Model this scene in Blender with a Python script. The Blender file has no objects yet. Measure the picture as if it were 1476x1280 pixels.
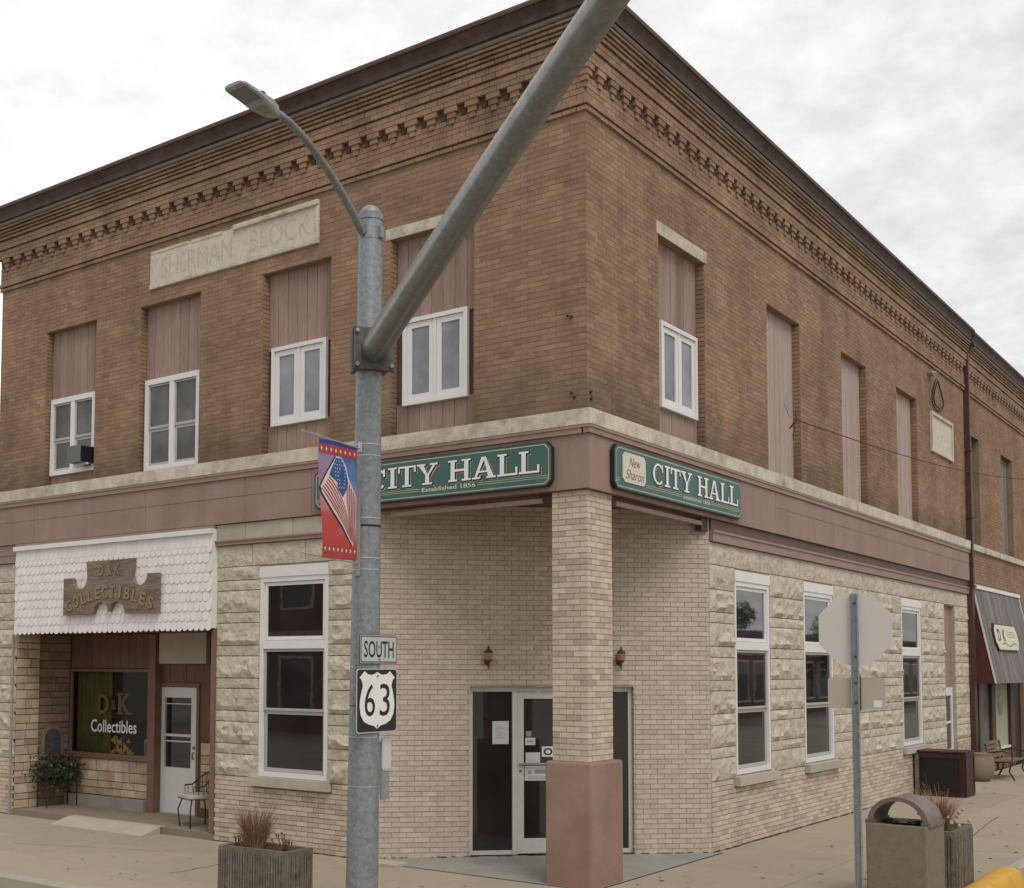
import bpy, math, random
from mathutils import Vector, Matrix, noise
R = math.radians
rnd = random.Random(7)
SC = bpy.context.scene
COL = SC.collection

# ------------------------------------------------------------ camera
CAM = Vector((6.951, -12.344, 2.42))
cam_d = bpy.data.cameras.new('camera'); cam = bpy.data.objects.new('camera', cam_d); COL.objects.link(cam)
yaw, pit, rol = R(-37.22353619), R(3.62331198), R(0.21696721)
fw = Vector((math.sin(yaw)*math.cos(pit), math.cos(yaw)*math.cos(pit), math.sin(pit)))
rt = Vector((math.cos(yaw), -math.sin(yaw), 0)); up = rt.cross(fw)
rt2 = rt*math.cos(rol) + up*math.sin(rol); up2 = -rt*math.sin(rol) + up*math.cos(rol)
cam.matrix_world = Matrix(((rt2.x, up2.x, -fw.x, CAM.x), (rt2.y, up2.y, -fw.y, CAM.y), (rt2.z, up2.z, -fw.z, CAM.z), (0, 0, 0, 1)))
cam_d.sensor_width = 36; cam_d.lens = 1740.328/1476*36
cam_d.shift_x = 130.17/1476; cam_d.shift_y = 212.25/1476
cam_d.clip_start = .1; cam_d.clip_end = 2000
SC.camera = cam
SC.view_settings.view_transform = 'Standard'; SC.view_settings.look = 'None'
SC.view_settings.exposure = 0.17; SC.view_settings.gamma = 1
SC.view_settings.use_curve_mapping = False

# ------------------------------------------------------------ world: overcast sky
W = bpy.data.worlds.new('World'); SC.world = W; W.use_nodes = True
nt = W.node_tree; nt.nodes.clear(); N = nt.nodes.new; LK = nt.links.new
out = N('ShaderNodeOutputWorld'); bg = N('ShaderNodeBackground')
sky = N('ShaderNodeTexSky'); sky.sky_type = 'NISHITA'; sky.sun_disc = False
sky.sun_elevation = R(48); sky.sun_rotation = R(120)
skm = N('ShaderNodeVectorMath'); skm.operation = 'SCALE'; skm.inputs['Scale'].default_value = 0.1
LK(sky.outputs[0], skm.inputs[0])
tc = N('ShaderNodeTexCoord'); sep = N('ShaderNodeSeparateXYZ'); LK(tc.outputs['Generated'], sep.inputs[0])
zc = N('ShaderNodeMath'); zc.operation = 'MAXIMUM'; LK(sep.outputs[2], zc.inputs[0]); zc.inputs[1].default_value = 0
za = N('ShaderNodeMath'); za.operation = 'ADD'; LK(zc.outputs[0], za.inputs[0]); za.inputs[1].default_value = .38
inv = N('ShaderNodeMath'); inv.operation = 'DIVIDE'; inv.inputs[0].default_value = 1; LK(za.outputs[0], inv.inputs[1])
pv = N('ShaderNodeVectorMath'); pv.operation = 'SCALE'; LK(tc.outputs['Generated'], pv.inputs[0]); LK(inv.outputs[0], pv.inputs['Scale'])
n1 = N('ShaderNodeTexNoise'); n1.inputs['Scale'].default_value = 15; n1.inputs['Detail'].default_value = 7; n1.inputs['Roughness'].default_value = .58; n1.inputs['Distortion'].default_value = 0
n2 = N('ShaderNodeTexNoise'); n2.inputs['Scale'].default_value = .9; n2.inputs['Detail'].default_value = 3
LK(pv.outputs[0], n1.inputs['Vector']); LK(pv.outputs[0], n2.inputs['Vector'])
# the thin bright part of the cloud deck lies towards -X, low
dt = N('ShaderNodeVectorMath'); dt.operation = 'DOT_PRODUCT'; LK(tc.outputs['Generated'], dt.inputs[0]); dt.inputs[1].default_value = (-.93, .30, .2)
gl = N('ShaderNodeMapRange'); LK(dt.outputs['Value'], gl.inputs[0]); gl.inputs[1].default_value = .38; gl.inputs[2].default_value = .95; gl.inputs[3].default_value = 0; gl.inputs[4].default_value = .31
s1 = N('ShaderNodeMapRange'); LK(n1.outputs[0], s1.inputs[0]); s1.inputs[1].default_value = .32; s1.inputs[2].default_value = .68; s1.inputs[3].default_value = .56; s1.inputs[4].default_value = .75
s2 = N('ShaderNodeMapRange'); LK(n2.outputs[0], s2.inputs[0]); s2.inputs[1].default_value = .3; s2.inputs[2].default_value = .7; s2.inputs[3].default_value = -.05; s2.inputs[4].default_value = .06
a1 = N('ShaderNodeMath'); a1.operation = 'ADD'; LK(s1.outputs[0], a1.inputs[0]); LK(s2.outputs[0], a1.inputs[1])
a2 = N('ShaderNodeMath'); a2.operation = 'ADD'; LK(a1.outputs[0], a2.inputs[0]); LK(gl.outputs[0], a2.inputs[1])
cc = N('ShaderNodeVectorMath'); cc.operation = 'SCALE'; cc.inputs[0].default_value = (.992, .995, .985); LK(a2.outputs[0], cc.inputs['Scale'])
mx = N('ShaderNodeMix'); mx.data_type = 'RGBA'; mx.inputs[0].default_value = .96
LK(skm.outputs[0], mx.inputs[6]); LK(cc.outputs[0], mx.inputs[7]); LK(mx.outputs[2], bg.inputs[0]); bg.inputs[1].default_value = 1.0
LK(bg.outputs[0], out.inputs[0])
sun_d = bpy.data.lights.new('sun', 'SUN'); sun_d.energy = 1.35; sun_d.angle = R(28); sun_d.color = (1, .965, .91)
sun = bpy.data.objects.new('sun', sun_d); COL.objects.link(sun); sun.location = (20, -20, 40)
sun.rotation_euler = Vector((-.62, .40, -.95)).to_track_quat('-Z', 'Y').to_euler()

# ------------------------------------------------------------ materials
def mat(name, cols, rough=.85, ns=6., na=.22, bump=.25, bs=70., spec=.3, metal=0., dirt=.0, ds=1.3, dcol=(.05, .045, .035), ior=None, fine=.0, stretch=None, zdirt=None, bd=.01, streak=.0):
    m = bpy.data.materials.new(name); m.use_nodes = True; t = m.node_tree; n = t.nodes.new; l = t.links.new
    b = t.nodes['Principled BSDF']; b.inputs['Roughness'].default_value = rough; b.inputs['Metallic'].default_value = metal
    b.inputs['Specular IOR Level'].default_value = spec
    if ior: b.inputs['IOR'].default_value = ior
    if not isinstance(cols[0], (tuple, list)): cols = [cols]
    geo = n('ShaderNodeNewGeometry'); pos = geo.outputs['Position']
    if stretch:
        sm = n('ShaderNodeVectorMath'); sm.operation = 'MULTIPLY'; sm.inputs[1].default_value = stretch; l(pos, sm.inputs[0]); pos = sm.outputs[0]
    if len(cols) > 1:
        oi = n('ShaderNodeObjectInfo'); ad = n('ShaderNodeMath'); ad.operation = 'ADD'
        l(geo.outputs['Random Per Island'], ad.inputs[0]); l(oi.outputs['Random'], ad.inputs[1])
        fr = n('ShaderNodeMath'); fr.operation = 'FRACT'; l(ad.outputs[0], fr.inputs[0])
        cr = n('ShaderNodeValToRGB'); e = cr.color_ramp.elements
        while len(e) < len(cols): e.new(.5)
        for i, c in enumerate(cols): e[i].position = i/(len(cols)-1.); e[i].color = (*c, 1)
        l(fr.outputs[0], cr.inputs[0]); base = cr.outputs[0]
    else:
        rg = n('ShaderNodeRGB'); rg.outputs[0].default_value = (*cols[0], 1); base = rg.outputs[0]
    nz = n('ShaderNodeTexNoise'); nz.inputs['Scale'].default_value = ns; nz.inputs['Detail'].default_value = 6; nz.inputs['Roughness'].default_value = .6; l(pos, nz.inputs['Vector'])
    mr = n('ShaderNodeMapRange'); l(nz.outputs[0], mr.inputs[0]); mr.inputs[1].default_value = .25; mr.inputs[2].default_value = .75
    mr.inputs[3].default_value = 1-na; mr.inputs[4].default_value = 1+na
    sc = n('ShaderNodeVectorMath'); sc.operation = 'SCALE'; l(base, sc.inputs[0]); l(mr.outputs[0], sc.inputs['Scale']); cur = sc.outputs[0]
    nb = n('ShaderNodeTexNoise'); nb.inputs['Scale'].default_value = bs; nb.inputs['Detail'].default_value = 4; l(pos, nb.inputs['Vector'])
    if fine:
        mf = n('ShaderNodeMapRange'); l(nb.outputs[0], mf.inputs[0]); mf.inputs[1].default_value = .3; mf.inputs[2].default_value = .7; mf.inputs[3].default_value = 1-fine; mf.inputs[4].default_value = 1+fine
        s2 = n('ShaderNodeVectorMath'); s2.operation = 'SCALE'; l(cur, s2.inputs[0]); l(mf.outputs[0], s2.inputs['Scale']); cur = s2.outputs[0]
    if dirt:
        nd = n('ShaderNodeTexNoise'); nd.inputs['Scale'].default_value = ds; nd.inputs['Detail'].default_value = 8; nd.inputs['Roughness'].default_value = .7; l(geo.outputs['Position'], nd.inputs['Vector'])
        md = n('ShaderNodeMapRange'); l(nd.outputs[0], md.inputs[0]); md.inputs[1].default_value = .5; md.inputs[2].default_value = .75; md.inputs[3].default_value = 0; md.inputs[4].default_value = dirt
        mi = n('ShaderNodeMix'); mi.data_type = 'RGBA'; l(md.outputs[0], mi.inputs[0]); l(cur, mi.inputs[6]); mi.inputs[7].default_value = (*dcol, 1); cur = mi.outputs[2]
    if streak:
        sv = n('ShaderNodeVectorMath'); sv.operation = 'MULTIPLY'; sv.inputs[1].default_value = (1, 1, .10); l(geo.outputs['Position'], sv.inputs[0]); ns_ = n('ShaderNodeTexNoise'); ns_.inputs['Scale'].default_value = 2.6; ns_.inputs['Detail'].default_value = 7; ns_.inputs['Roughness'].default_value = .65; l(sv.outputs[0], ns_.inputs['Vector'])
        ms = n('ShaderNodeMapRange'); l(ns_.outputs[0], ms.inputs[0]); ms.inputs[1].default_value = .48; ms.inputs[2].default_value = .72; ms.inputs[3].default_value = 0; ms.inputs[4].default_value = streak
        mk = n('ShaderNodeMix'); mk.data_type = 'RGBA'; l(ms.outputs[0], mk.inputs[0]); l(cur, mk.inputs[6]); sm2 = n('ShaderNodeVectorMath'); sm2.operation = 'SCALE'; l(cur, sm2.inputs[0]); sm2.inputs['Scale'].default_value = .45; l(sm2.outputs[0], mk.inputs[7]); cur = mk.outputs[2]
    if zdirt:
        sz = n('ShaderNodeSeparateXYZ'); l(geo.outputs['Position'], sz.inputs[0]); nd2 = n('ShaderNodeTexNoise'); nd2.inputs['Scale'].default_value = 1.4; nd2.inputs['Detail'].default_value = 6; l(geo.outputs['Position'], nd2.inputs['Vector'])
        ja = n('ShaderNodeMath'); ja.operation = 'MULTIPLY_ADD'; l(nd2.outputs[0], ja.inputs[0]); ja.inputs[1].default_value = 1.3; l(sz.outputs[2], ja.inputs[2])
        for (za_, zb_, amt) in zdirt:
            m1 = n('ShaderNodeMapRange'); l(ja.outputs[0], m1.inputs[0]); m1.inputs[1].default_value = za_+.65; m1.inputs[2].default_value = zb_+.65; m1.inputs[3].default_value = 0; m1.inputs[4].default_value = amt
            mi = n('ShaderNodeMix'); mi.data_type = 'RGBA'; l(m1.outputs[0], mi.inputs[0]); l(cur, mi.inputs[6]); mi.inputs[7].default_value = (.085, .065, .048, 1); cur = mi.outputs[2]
    l(cur, b.inputs['Base Color'])
    if bump:
        bp = n('ShaderNodeBump'); bp.inputs['Strength'].default_value = bump; bp.inputs['Distance'].default_value = bd; l(nb.outputs[0], bp.inputs['Height']); l(bp.outputs[0], b.inputs['Normal'])
    return m

M = {}
BRK = [(.275, .174, .112), (.33, .217, .135), (.292, .182, .115), (.348, .232, .15), (.31, .19, .126), (.25, .16, .118), (.335, .208, .132), (.283, .182, .114)]
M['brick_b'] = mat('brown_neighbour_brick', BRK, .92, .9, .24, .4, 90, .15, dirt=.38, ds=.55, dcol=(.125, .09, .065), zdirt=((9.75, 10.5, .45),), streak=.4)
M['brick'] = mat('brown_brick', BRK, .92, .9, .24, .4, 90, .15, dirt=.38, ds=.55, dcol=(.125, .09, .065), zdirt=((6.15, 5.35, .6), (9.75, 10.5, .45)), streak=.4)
M['gap_shade'] = mat('brick_recess_shade', (.10, .07, .05), .95, 8, .3, .2, 60, .1)  # near-black brick tone, painted shade for the gaps between corbels
M['mortar'] = mat('brown_mortar', (.265, .178, .118), .95, 2, .25, .3, 80, .1)
M['tan_brick'] = mat('tan_brick', [(.52, .44, .352), (.545, .47, .382), (.495, .412, .33), (.565, .495, .41), (.525, .443, .357), (.48, .40, .328)], .9, 8, .12, .4, 110, .15, fine=.08)
M['tan_mortar'] = mat('tan_mortar', (.41, .34, .268), .95, 9, .2, .3, 80, .1)
M['cream_brick'] = mat('cream_brick', [(.575, .46, .355), (.625, .515, .405), (.46, .36, .285), (.60, .485, .385), (.645, .535, .425), (.42, .345, .28), (.595, .485, .37), (.565, .45, .36)], .9, 8, .1, .4, 110, .15, fine=.08)
M['stone'] = mat('rock_faced_limestone', [(.485, .43, .34), (.56, .50, .40), (.51, .455, .365), (.58, .525, .43), (.53, .47, .375)], .93, 5, .13, .75, 9, .12, dirt=.4, ds=2.2, dcol=(.33, .275, .21), fine=.10, bd=.06)
M['sill'] = mat('weathered_sill_stone', [(.53, .47, .375), (.61, .55, .445), (.56, .495, .40)], .93, 6, .2, .6, 40, .12, dirt=.75, ds=2.0, dcol=(.17, .14, .105), fine=.1)
M['plaque'] = mat('carved_limestone', (.60, .545, .46), .93, 9, .15, .5, 60, .12, dirt=.3, ds=4, dcol=(.3, .26, .2))
M['letter_cut'] = mat('weathered_carving', (.52, .468, .39), .95, 20, .3, .3, 60, .1)
M['fascia'] = mat('brown_painted_panel', (.318, .21, .172), .65, 1.2, .16, .1, 30, .3, dirt=.35, ds=2.4, dcol=(.22, .15, .12), fine=.04, streak=.3)
M['fascia_dark'] = mat('dark_brown_trim_and_shade', (.135, .075, .062), .6, 3, .15, .05, 30, .35)
M['fascia_trim'] = mat('brown_painted_moulding', (.30, .198, .167), .55, 3, .12, .05, 30, .35)
M['slate'] = mat('grey_tan_tile', [(.42, .385, .32), (.47, .43, .355), (.385, .355, .30)], .8, 4, .12, .15, 40, .3)
M['plank'] = mat('mauve_painted_siding', [(.315, .215, .182), (.345, .24, .202), (.29, .198, .168)], .75, 4, .18, .2, 30, .25, stretch=(1, 1, .15), fine=.1, dirt=.3, ds=2.5, dcol=(.21, .15, .12), streak=.35)
M['plank_light'] = mat('pale_painted_siding', [(.40, .305, .27), (.43, .33, .29), (.375, .285, .25)], .7, 4, .12, .15, 30, .3, stretch=(1, 1, .15), fine=.08)
M['old_board'] = mat('weathered_grey_board', [(.21, .195, .19), (.27, .25, .245), (.17, .16, .155)], .85, 5, .25, .2, 30, .2, stretch=(1, 1, .15))
M['cornice'] = mat('dark_metal_cornice', (.078, .050, .042), .6, 4, .45, .15, 20, .3, dirt=.5, ds=3.5, dcol=(.13, .09, .065), streak=.5)
M['cornice_lip'] = mat('rusty_brown_gutter_lip', (.11, .066, .045), .6, 4, .3, .1, 20, .3)
M['cornice_grey'] = mat('grey_weathered_metal_band', (.17, .135, .11), .7, 3, .25, .1, 20, .3, dirt=.4, ds=3, dcol=(.09, .065, .05))
M['white'] = mat('white_vinyl', (.74, .72, .70), .4, 3, .04, 0, 30, .4)
M['shingle'] = mat('white_scallop_shingle', [(.78, .745, .72), (.82, .785, .765), (.74, .70, .67)], .6, 3, .07, .05, 30, .3, dirt=.25, ds=3, dcol=(.55, .50, .45))
M['rail_grey'] = mat('grey_sash', (.42, .42, .40), .45, 3, .06, 0, 30, .4)
M['aluminium'] = mat('pale_aluminium', (.60, .585, .55), .45, 6, .06, .03, 30, .4)
M['gold_dim'] = mat('dull_gold_window_paint', (.13, .09, .04), .55, 20, .25, .1, 60, .4)
M['green'] = mat('green_sign_paint', (.055, .128, .112), .45, 5, .1, .03, 60, .4)
M['cream'] = mat('cream_paint', (.66, .62, .48), .5, 8, .06, 0, 60, .3)
M['letter_white'] = mat('white_letter', (.82, .80, .78), .5, 8, .04, 0, 60, .3)
M['black'] = mat('black_paint', (.018, .018, .02), .45, 8, .1, 0, 60, .4)
M['sign_edge'] = mat('pale_gold_line', (.46, .44, .30), .5, 8, .1, 0, 60, .3)
M['wood_sign'] = mat('weathered_carved_wood', (.20, .155, .12), .8, 6, .35, .5, 26, .2, stretch=(.25, .25, 1.6), fine=.25)
M['gold'] = mat('faded_gold_letter', (.28, .20, .105), .55, 20, .25, .1, 60, .4)
M['red_base'] = mat('painted_red_concrete', (.29, .182, .146), .8, 2.2, .16, .3, 60, .25, dirt=.45, ds=3.5, dcol=(.225, .145, .115), fine=.06, streak=.3)
M['galv'] = mat('galvanised_steel', (.255, .275, .285), .5, 22, .3, .08, 50, .5, metal=.35, fine=.1, dirt=.3, ds=9, dcol=(.14, .155, .165))
M['galv_arm'] = mat('galvanised_arm', (.22, .225, .215), .33, 16, .25, .05, 50, .5, metal=.6, fine=.08, dirt=.3, ds=5, dcol=(.10, .11, .105))
M['dark_steel'] = mat('stained_steel_plate', (.105, .10, .095), .6, 14, .35, .1, 50, .4, metal=.3)
M['steel_band'] = mat('bright_steel_band', (.5, .5, .5), .35, 14, .1, 0, 50, .5, metal=.7)
M['lum'] = mat('grey_luminaire_paint', (.30, .305, .305), .5, 10, .1, 0, 50, .4)
M['lum_lens'] = mat('luminaire_lens', (.17, .16, .155), .3, 10, .1, 0, 50, .4)
M['amber'] = mat('amber_label', (.30, .25, .11), .6, 10, .2, 0, 50, .3)
M['concrete'] = mat('tan_pavement_concrete', [(.37, .318, .24), (.395, .34, .258), (.355, .305, .232)], .93, 1.3, .13, .25, 90, .12, dirt=.6, ds=1.3, dcol=(.27, .22, .16), fine=.12)
M['joint'] = mat('pavement_joint_dirt', (.085, .07, .05), .95, 5, .2, .2, 80, .1)
M['slab_grey'] = mat('grey_entry_concrete', (.30, .285, .25), .9, 2, .14, .25, 90, .15, dirt=.2, ds=2.5, dcol=(.15, .14, .12), fine=.08)
M['step'] = mat('worn_step_concrete', (.25, .215, .16), .93, 3, .2, .3, 70, .12, dirt=.5, ds=3, dcol=(.15, .125, .095))
M['ramp'] = mat('pale_patch_concrete', (.45, .40, .31), .93, 4, .15, .3, 70, .12, dirt=.3, ds=4, dcol=(.26, .22, .17))
M['curb'] = mat('pale_curb_concrete', (.40, .37, .31), .9, 3, .15, .3, 70, .12, dirt=.5, ds=3, dcol=(.14, .125, .105))
M['road'] = mat('pale_road_surface', (.33, .305, .26), .93, 1.5, .18, .4, 120, .12, dirt=.3, ds=.8, dcol=(.16, .15, .13), fine=.12)
M['yellow'] = mat('yellow_curb_paint', (.62, .345, .06), .75, 6, .18, .3, 60, .15, dirt=.55, ds=6, dcol=(.42, .28, .1))
M['agg'] = mat('exposed_aggregate', (.215, .185, .14), .95, 10, .15, .7, 120, .12, fine=.16, dirt=.3, ds=3, dcol=(.17, .145, .11))
M['planter'] = mat('ribbed_dark_concrete', (.175, .155, .125), .95, 12, .4, .6, 90, .12, fine=.25, dirt=.4, ds=5, dcol=(.085, .075, .06))
M['planter_rim'] = mat('mossy_planter_rim', (.175, .165, .115), .95, 12, .4, .6, 90, .12, fine=.25)
M['soil'] = mat('dry_soil', (.11, .08, .05), .95, 20, .3, .8, 90, .1)
M['dry_grass'] = mat('dry_red_grass', [(.26, .13, .085), (.36, .22, .13), (.20, .10, .075), (.40, .27, .16)], .85, 10, .2, 0, 50, .2)
M['stalk'] = mat('dried_stalk', [(.13, .07, .05), (.2, .11, .07)], .85, 10, .2, 0, 50, .2)
M['dome'] = mat('brown_dome_metal', (.175, .13, .115), .5, 8, .2, .05, 50, .4, dirt=.2, ds=5, dcol=(.13, .085, .07))
M['bag'] = mat('black_bin_bag', (.02, .02, .022), .35, 10, .2, .5, 20, .5)
M['maroon'] = mat('dark_maroon_metal', (.04, .013, .017), .45, 7, .35, .05, 40, .4, dirt=.2, ds=3, dcol=(.04, .03, .025))
M['maroon_black'] = mat('black_metal_panel', (.016, .012, .011), .5, 6, .3, .05, 40, .35)
M['pipe'] = mat('dark_brown_downspout', (.075, .038, .03), .55, 5, .25, .05, 40, .35)
M['conduit'] = mat('grey_conduit', (.30, .29, .26), .6, 10, .15, 0, 40, .3)
M['sign_back'] = mat('bare_aluminium_back', (.62, .59, .54), .5, 1.5, .05, .02, 40, .4, metal=.1)
M['plate_back'] = mat('dull_tan_aluminium', (.45, .40, .33), .6, 2, .06, .02, 40, .3)
M['post'] = mat('galvanised_post', (.30, .315, .32), .5, 14, .2, .06, 60, .4, metal=.3)
M['sticker'] = mat('white_sticker', (.72, .72, .72), .5, 4, .05, 0, 40, .3)
M['paper'] = mat('paper_notice', (.60, .63, .64), .8, 4, .05, 0, 40, .2)
M['print'] = mat('grey_print', (.30, .32, .33), .8, 4, .05, 0, 40, .2)
M['shop_wood'] = mat('brown_shopfront_paint', [(.155, .095, .068), (.17, .105, .075), (.145, .088, .065)], .7, 5, .2, .1, 40, .3, stretch=(1, 1, .2))
M['shop_trim'] = mat('reddish_brown_trim', (.20, .115, .085), .65, 5, .15, .05, 40, .3)
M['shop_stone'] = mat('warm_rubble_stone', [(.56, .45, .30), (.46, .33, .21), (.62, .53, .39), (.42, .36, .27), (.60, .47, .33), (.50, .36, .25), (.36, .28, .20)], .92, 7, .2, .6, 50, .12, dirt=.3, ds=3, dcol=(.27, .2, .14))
M['shaded_stone'] = mat('shaded_rubble_stone', [(.29, .215, .15), (.24, .16, .11), (.33, .26, .19), (.21, .165, .12), (.30, .20, .14)], .92, 7, .2, .6, 50, .12, dirt=.3, ds=3, dcol=(.15, .11, .08))  # shop stone darkened: shade of the deeper side wall put into the colour
M['dark_mortar'] = mat('dark_mortar', (.13, .095, .065), .95, 9, .2, .3, 80, .1)
M['door_white'] = mat('white_storm_door', (.66, .67, .65), .45, 3, .05, .02, 40, .4)
M['chrome'] = mat('door_hardware', (.22, .2, .17), .35, 10, .1, 0, 40, .5, metal=.6)
M['curtain'] = mat('olive_curtain', [(.20, .18, .07), (.22, .18, .08), (.26, .17, .09)], .9, 3, .2, .1, 60, .1)
M['shop_dark'] = mat('dark_shop_interior', (.035, .028, .022), .9, 2, .4, 0, 60, .1)
M['orange'] = mat('orange_ornament', (.72, .42, .12), .6, 12, .25, .2, 60, .3)
M['foliage'] = mat('dark_leaves', [(.03, .045, .02), (.05, .065, .03), (.022, .03, .018), (.07, .075, .04)], .7, 12, .3, 0, 60, .3)
M['petal'] = mat('faded_pink_petal', (.35, .2, .22), .7, 12, .1, 0, 60, .2)
M['iron'] = mat('dark_wrought_iron', (.035, .032, .028), .5, 12, .2, .1, 60, .4)
M['cushion'] = mat('cream_seat_pad', (.42, .37, .29), .85, 9, .15, .2, 60, .2)
M['lantern'] = mat('aged_brass_lantern', (.10, .065, .035), .45, 15, .3, .1, 60, .5, metal=.5)
M['lantern_glass'] = mat('amber_lantern_glass', (.30, .16, .08), .3, 15, .2, 0, 60, .5)
M['ac_side'] = mat('grey_ac_case', (.17, .17, .16), .5, 5, .1, 0, 60, .4)
M['ac_front'] = mat('black_ac_grille', (.02, .02, .028), .6, 5, .1, 0, 60, .3)
M['metal_roof'] = mat('grey_corrugated_metal', [(.12, .105, .10), (.21, .185, .178), (.15, .13, .125), (.28, .25, .235)], .5, 5, .2, .05, 60, .4, metal=.2)
M['awn_side'] = mat('dark_red_side_boards', (.10, .032, .026), .75, 5, .25, .1, 60, .25)
M['red_brick'] = mat('dull_red_brick', [(.20, .095, .065), (.24, .12, .085), (.17, .08, .06)], .9, 5, .2, .3, 60, .2)
M['shop2_panel'] = mat('dull_olive_panel', (.155, .15, .11), .6, 3, .2, .05, 60, .3)
M['shop2_door'] = mat('pale_green_door', (.34, .37, .27), .55, 3, .08, .03, 60, .3)
M['tan_panel'] = mat('tan_board_panel', (.23, .185, .13), .8, 3, .15, .1, 60, .2)
M['slat'] = mat('brown_bench_slat', [(.19, .125, .09), (.23, .155, .115), (.16, .10, .08)], .75, 8, .2, .2, 60, .25, stretch=(1, .2, 1))
M['rubber'] = mat('black_cable', (.02, .018, .016), .6, 8, .2, 0, 60, .3)
M['grime'] = mat('rusty_stain', (.17, .10, .07), .95, 8, .3, .2, 60, .1)
M['bark'] = mat('tree_bark', (.12, .09, .065), .95, 8, .3, .6, 30, .1)
M['leaf'] = mat('autumn_green_leaves', [(.05, .085, .025), (.07, .11, .035), (.09, .10, .03), (.04, .06, .02)], .7, 2, .3, 0, 60, .2)
M['far_wall'] = mat('pale_far_stucco', (.40, .37, .33), .9, 1, .1, .1, 30, .2)
M['far_brick'] = mat('red_far_brick', (.22, .11, .08), .9, 1, .2, .1, 30, .2)
M['far_roof'] = mat('far_flat_roof', (.12, .12, .12), .9, 1, .2, .1, 30, .2)

def glassmat(name, col, rough=.04, ior=1.55, wav=.0):
    m = bpy.data.materials.new(name); m.use_nodes = True; t = m.node_tree; n = t.nodes.new; l = t.links.new
    b = t.nodes['Principled BSDF']; b.inputs['Roughness'].default_value = rough; b.inputs['IOR'].default_value = ior; b.inputs['Specular IOR Level'].default_value = .5
    geo = n('ShaderNodeNewGeometry'); nz = n('ShaderNodeTexNoise'); nz.inputs['Scale'].default_value = 1.7; nz.inputs['Detail'].default_value = 4; l(geo.outputs['Position'], nz.inputs['Vector'])
    mr = n('ShaderNodeMapRange'); l(nz.outputs[0], mr.inputs[0]); mr.inputs[1].default_value = .3; mr.inputs[2].default_value = .7; mr.inputs[3].default_value = .6; mr.inputs[4].default_value = 1.4
    rg = n('ShaderNodeRGB'); rg.outputs[0].default_value = (*col, 1); s = n('ShaderNodeVectorMath'); s.operation = 'SCALE'; l(rg.outputs[0], s.inputs[0]); l(mr.outputs[0], s.inputs['Scale']); l(s.outputs[0], b.inputs['Base Color'])
    if wav:
        bp = n('ShaderNodeBump'); bp.inputs['Strength'].default_value = wav; bp.inputs['Distance'].default_value = .02; l(nz.outputs[0], bp.inputs['Height']); l(bp.outputs[0], b.inputs['Normal'])
    return m
M['glass_dark'] = glassmat('dark_window_glass', (.016, .014, .014), .02, 1.75, .03)
M['glass_sky'] = glassmat('reflecting_upper_glass', (.03, .03, .032), .02, 2.6, .03)
M['glass_blind'] = glassmat('glass_over_pale_blind', (.235, .25, .275), .12, 1.5, .0)
M['glass_screen'] = glassmat('glass_behind_insect_screen', (.12, .115, .112), .45, 1.4, .0)
def clearglass(name):
    m = bpy.data.materials.new(name); m.use_nodes = True; t = m.node_tree; n = t.nodes.new; l = t.links.new
    t.nodes.remove(t.nodes['Principled BSDF']); o = t.nodes['Material Output']
    tr = n('ShaderNodeBsdfTransparent'); tr.inputs[0].default_value = (.8, .82, .8, 1); g = n('ShaderNodeBsdfGlossy'); g.inputs['Roughness'].default_value = .03
    fr = n('ShaderNodeFresnel'); fr.inputs[0].default_value = 1.5; mx = n('ShaderNodeMixShader'); l(fr.outputs[0], mx.inputs[0]); l(tr.outputs[0], mx.inputs[1]); l(g.outputs[0], mx.inputs[2]); l(mx.outputs[0], o.inputs[0])
    return m
M['glass_clear'] = clearglass('clear_shop_glass')

# ------------------------------------------------------------ helpers
WL = {}
def wl(o): return WL.get(o.name, Vector((0, 0, 0)))
def tag(o, label=None, cat=None, group=None, kind=None):
    if label: o['label'] = label
    if cat: o['category'] = cat
    if group: o['group'] = group
    if kind: o['kind'] = kind
    return o
def thing(name, label, cat, loc, group=None, rot=None):
    o = bpy.data.objects.new(name, None); COL.objects.link(o); o.location = loc; o.empty_display_size = .1
    if rot: o.rotation_euler = rot
    WL[o.name] = Vector(loc); return tag(o, label, cat, group)
class Face:
    def __init__(s, o, du, dp): s.o = Vector(o); s.du = Vector(du); s.dp = Vector(dp)
    def P(s, u, p, z): v = s.o + s.du*u + s.dp*p; return (v.x, v.y, v.z + z)
q = math.sqrt(.5)
FL = Face((0, 0, 0), (1, 0, 0), (0, -1, 0))
FR = Face((0, 0, 0), (0, 1, 0), (1, 0, 0))
FC = Face((-3.42, 0, 0), (q, q, 0), (q, -q, 0))
FS = Face((0, 1.1, 0), (1, 0, 0), (0, -1, 0))
FSL = Face((-11.15, 0, 0), (0, 1, 0), (1, 0, 0))
ID = Face((0, 0, 0), (1, 0, 0), (0, 1, 0))       # u=x, p=y
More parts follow.
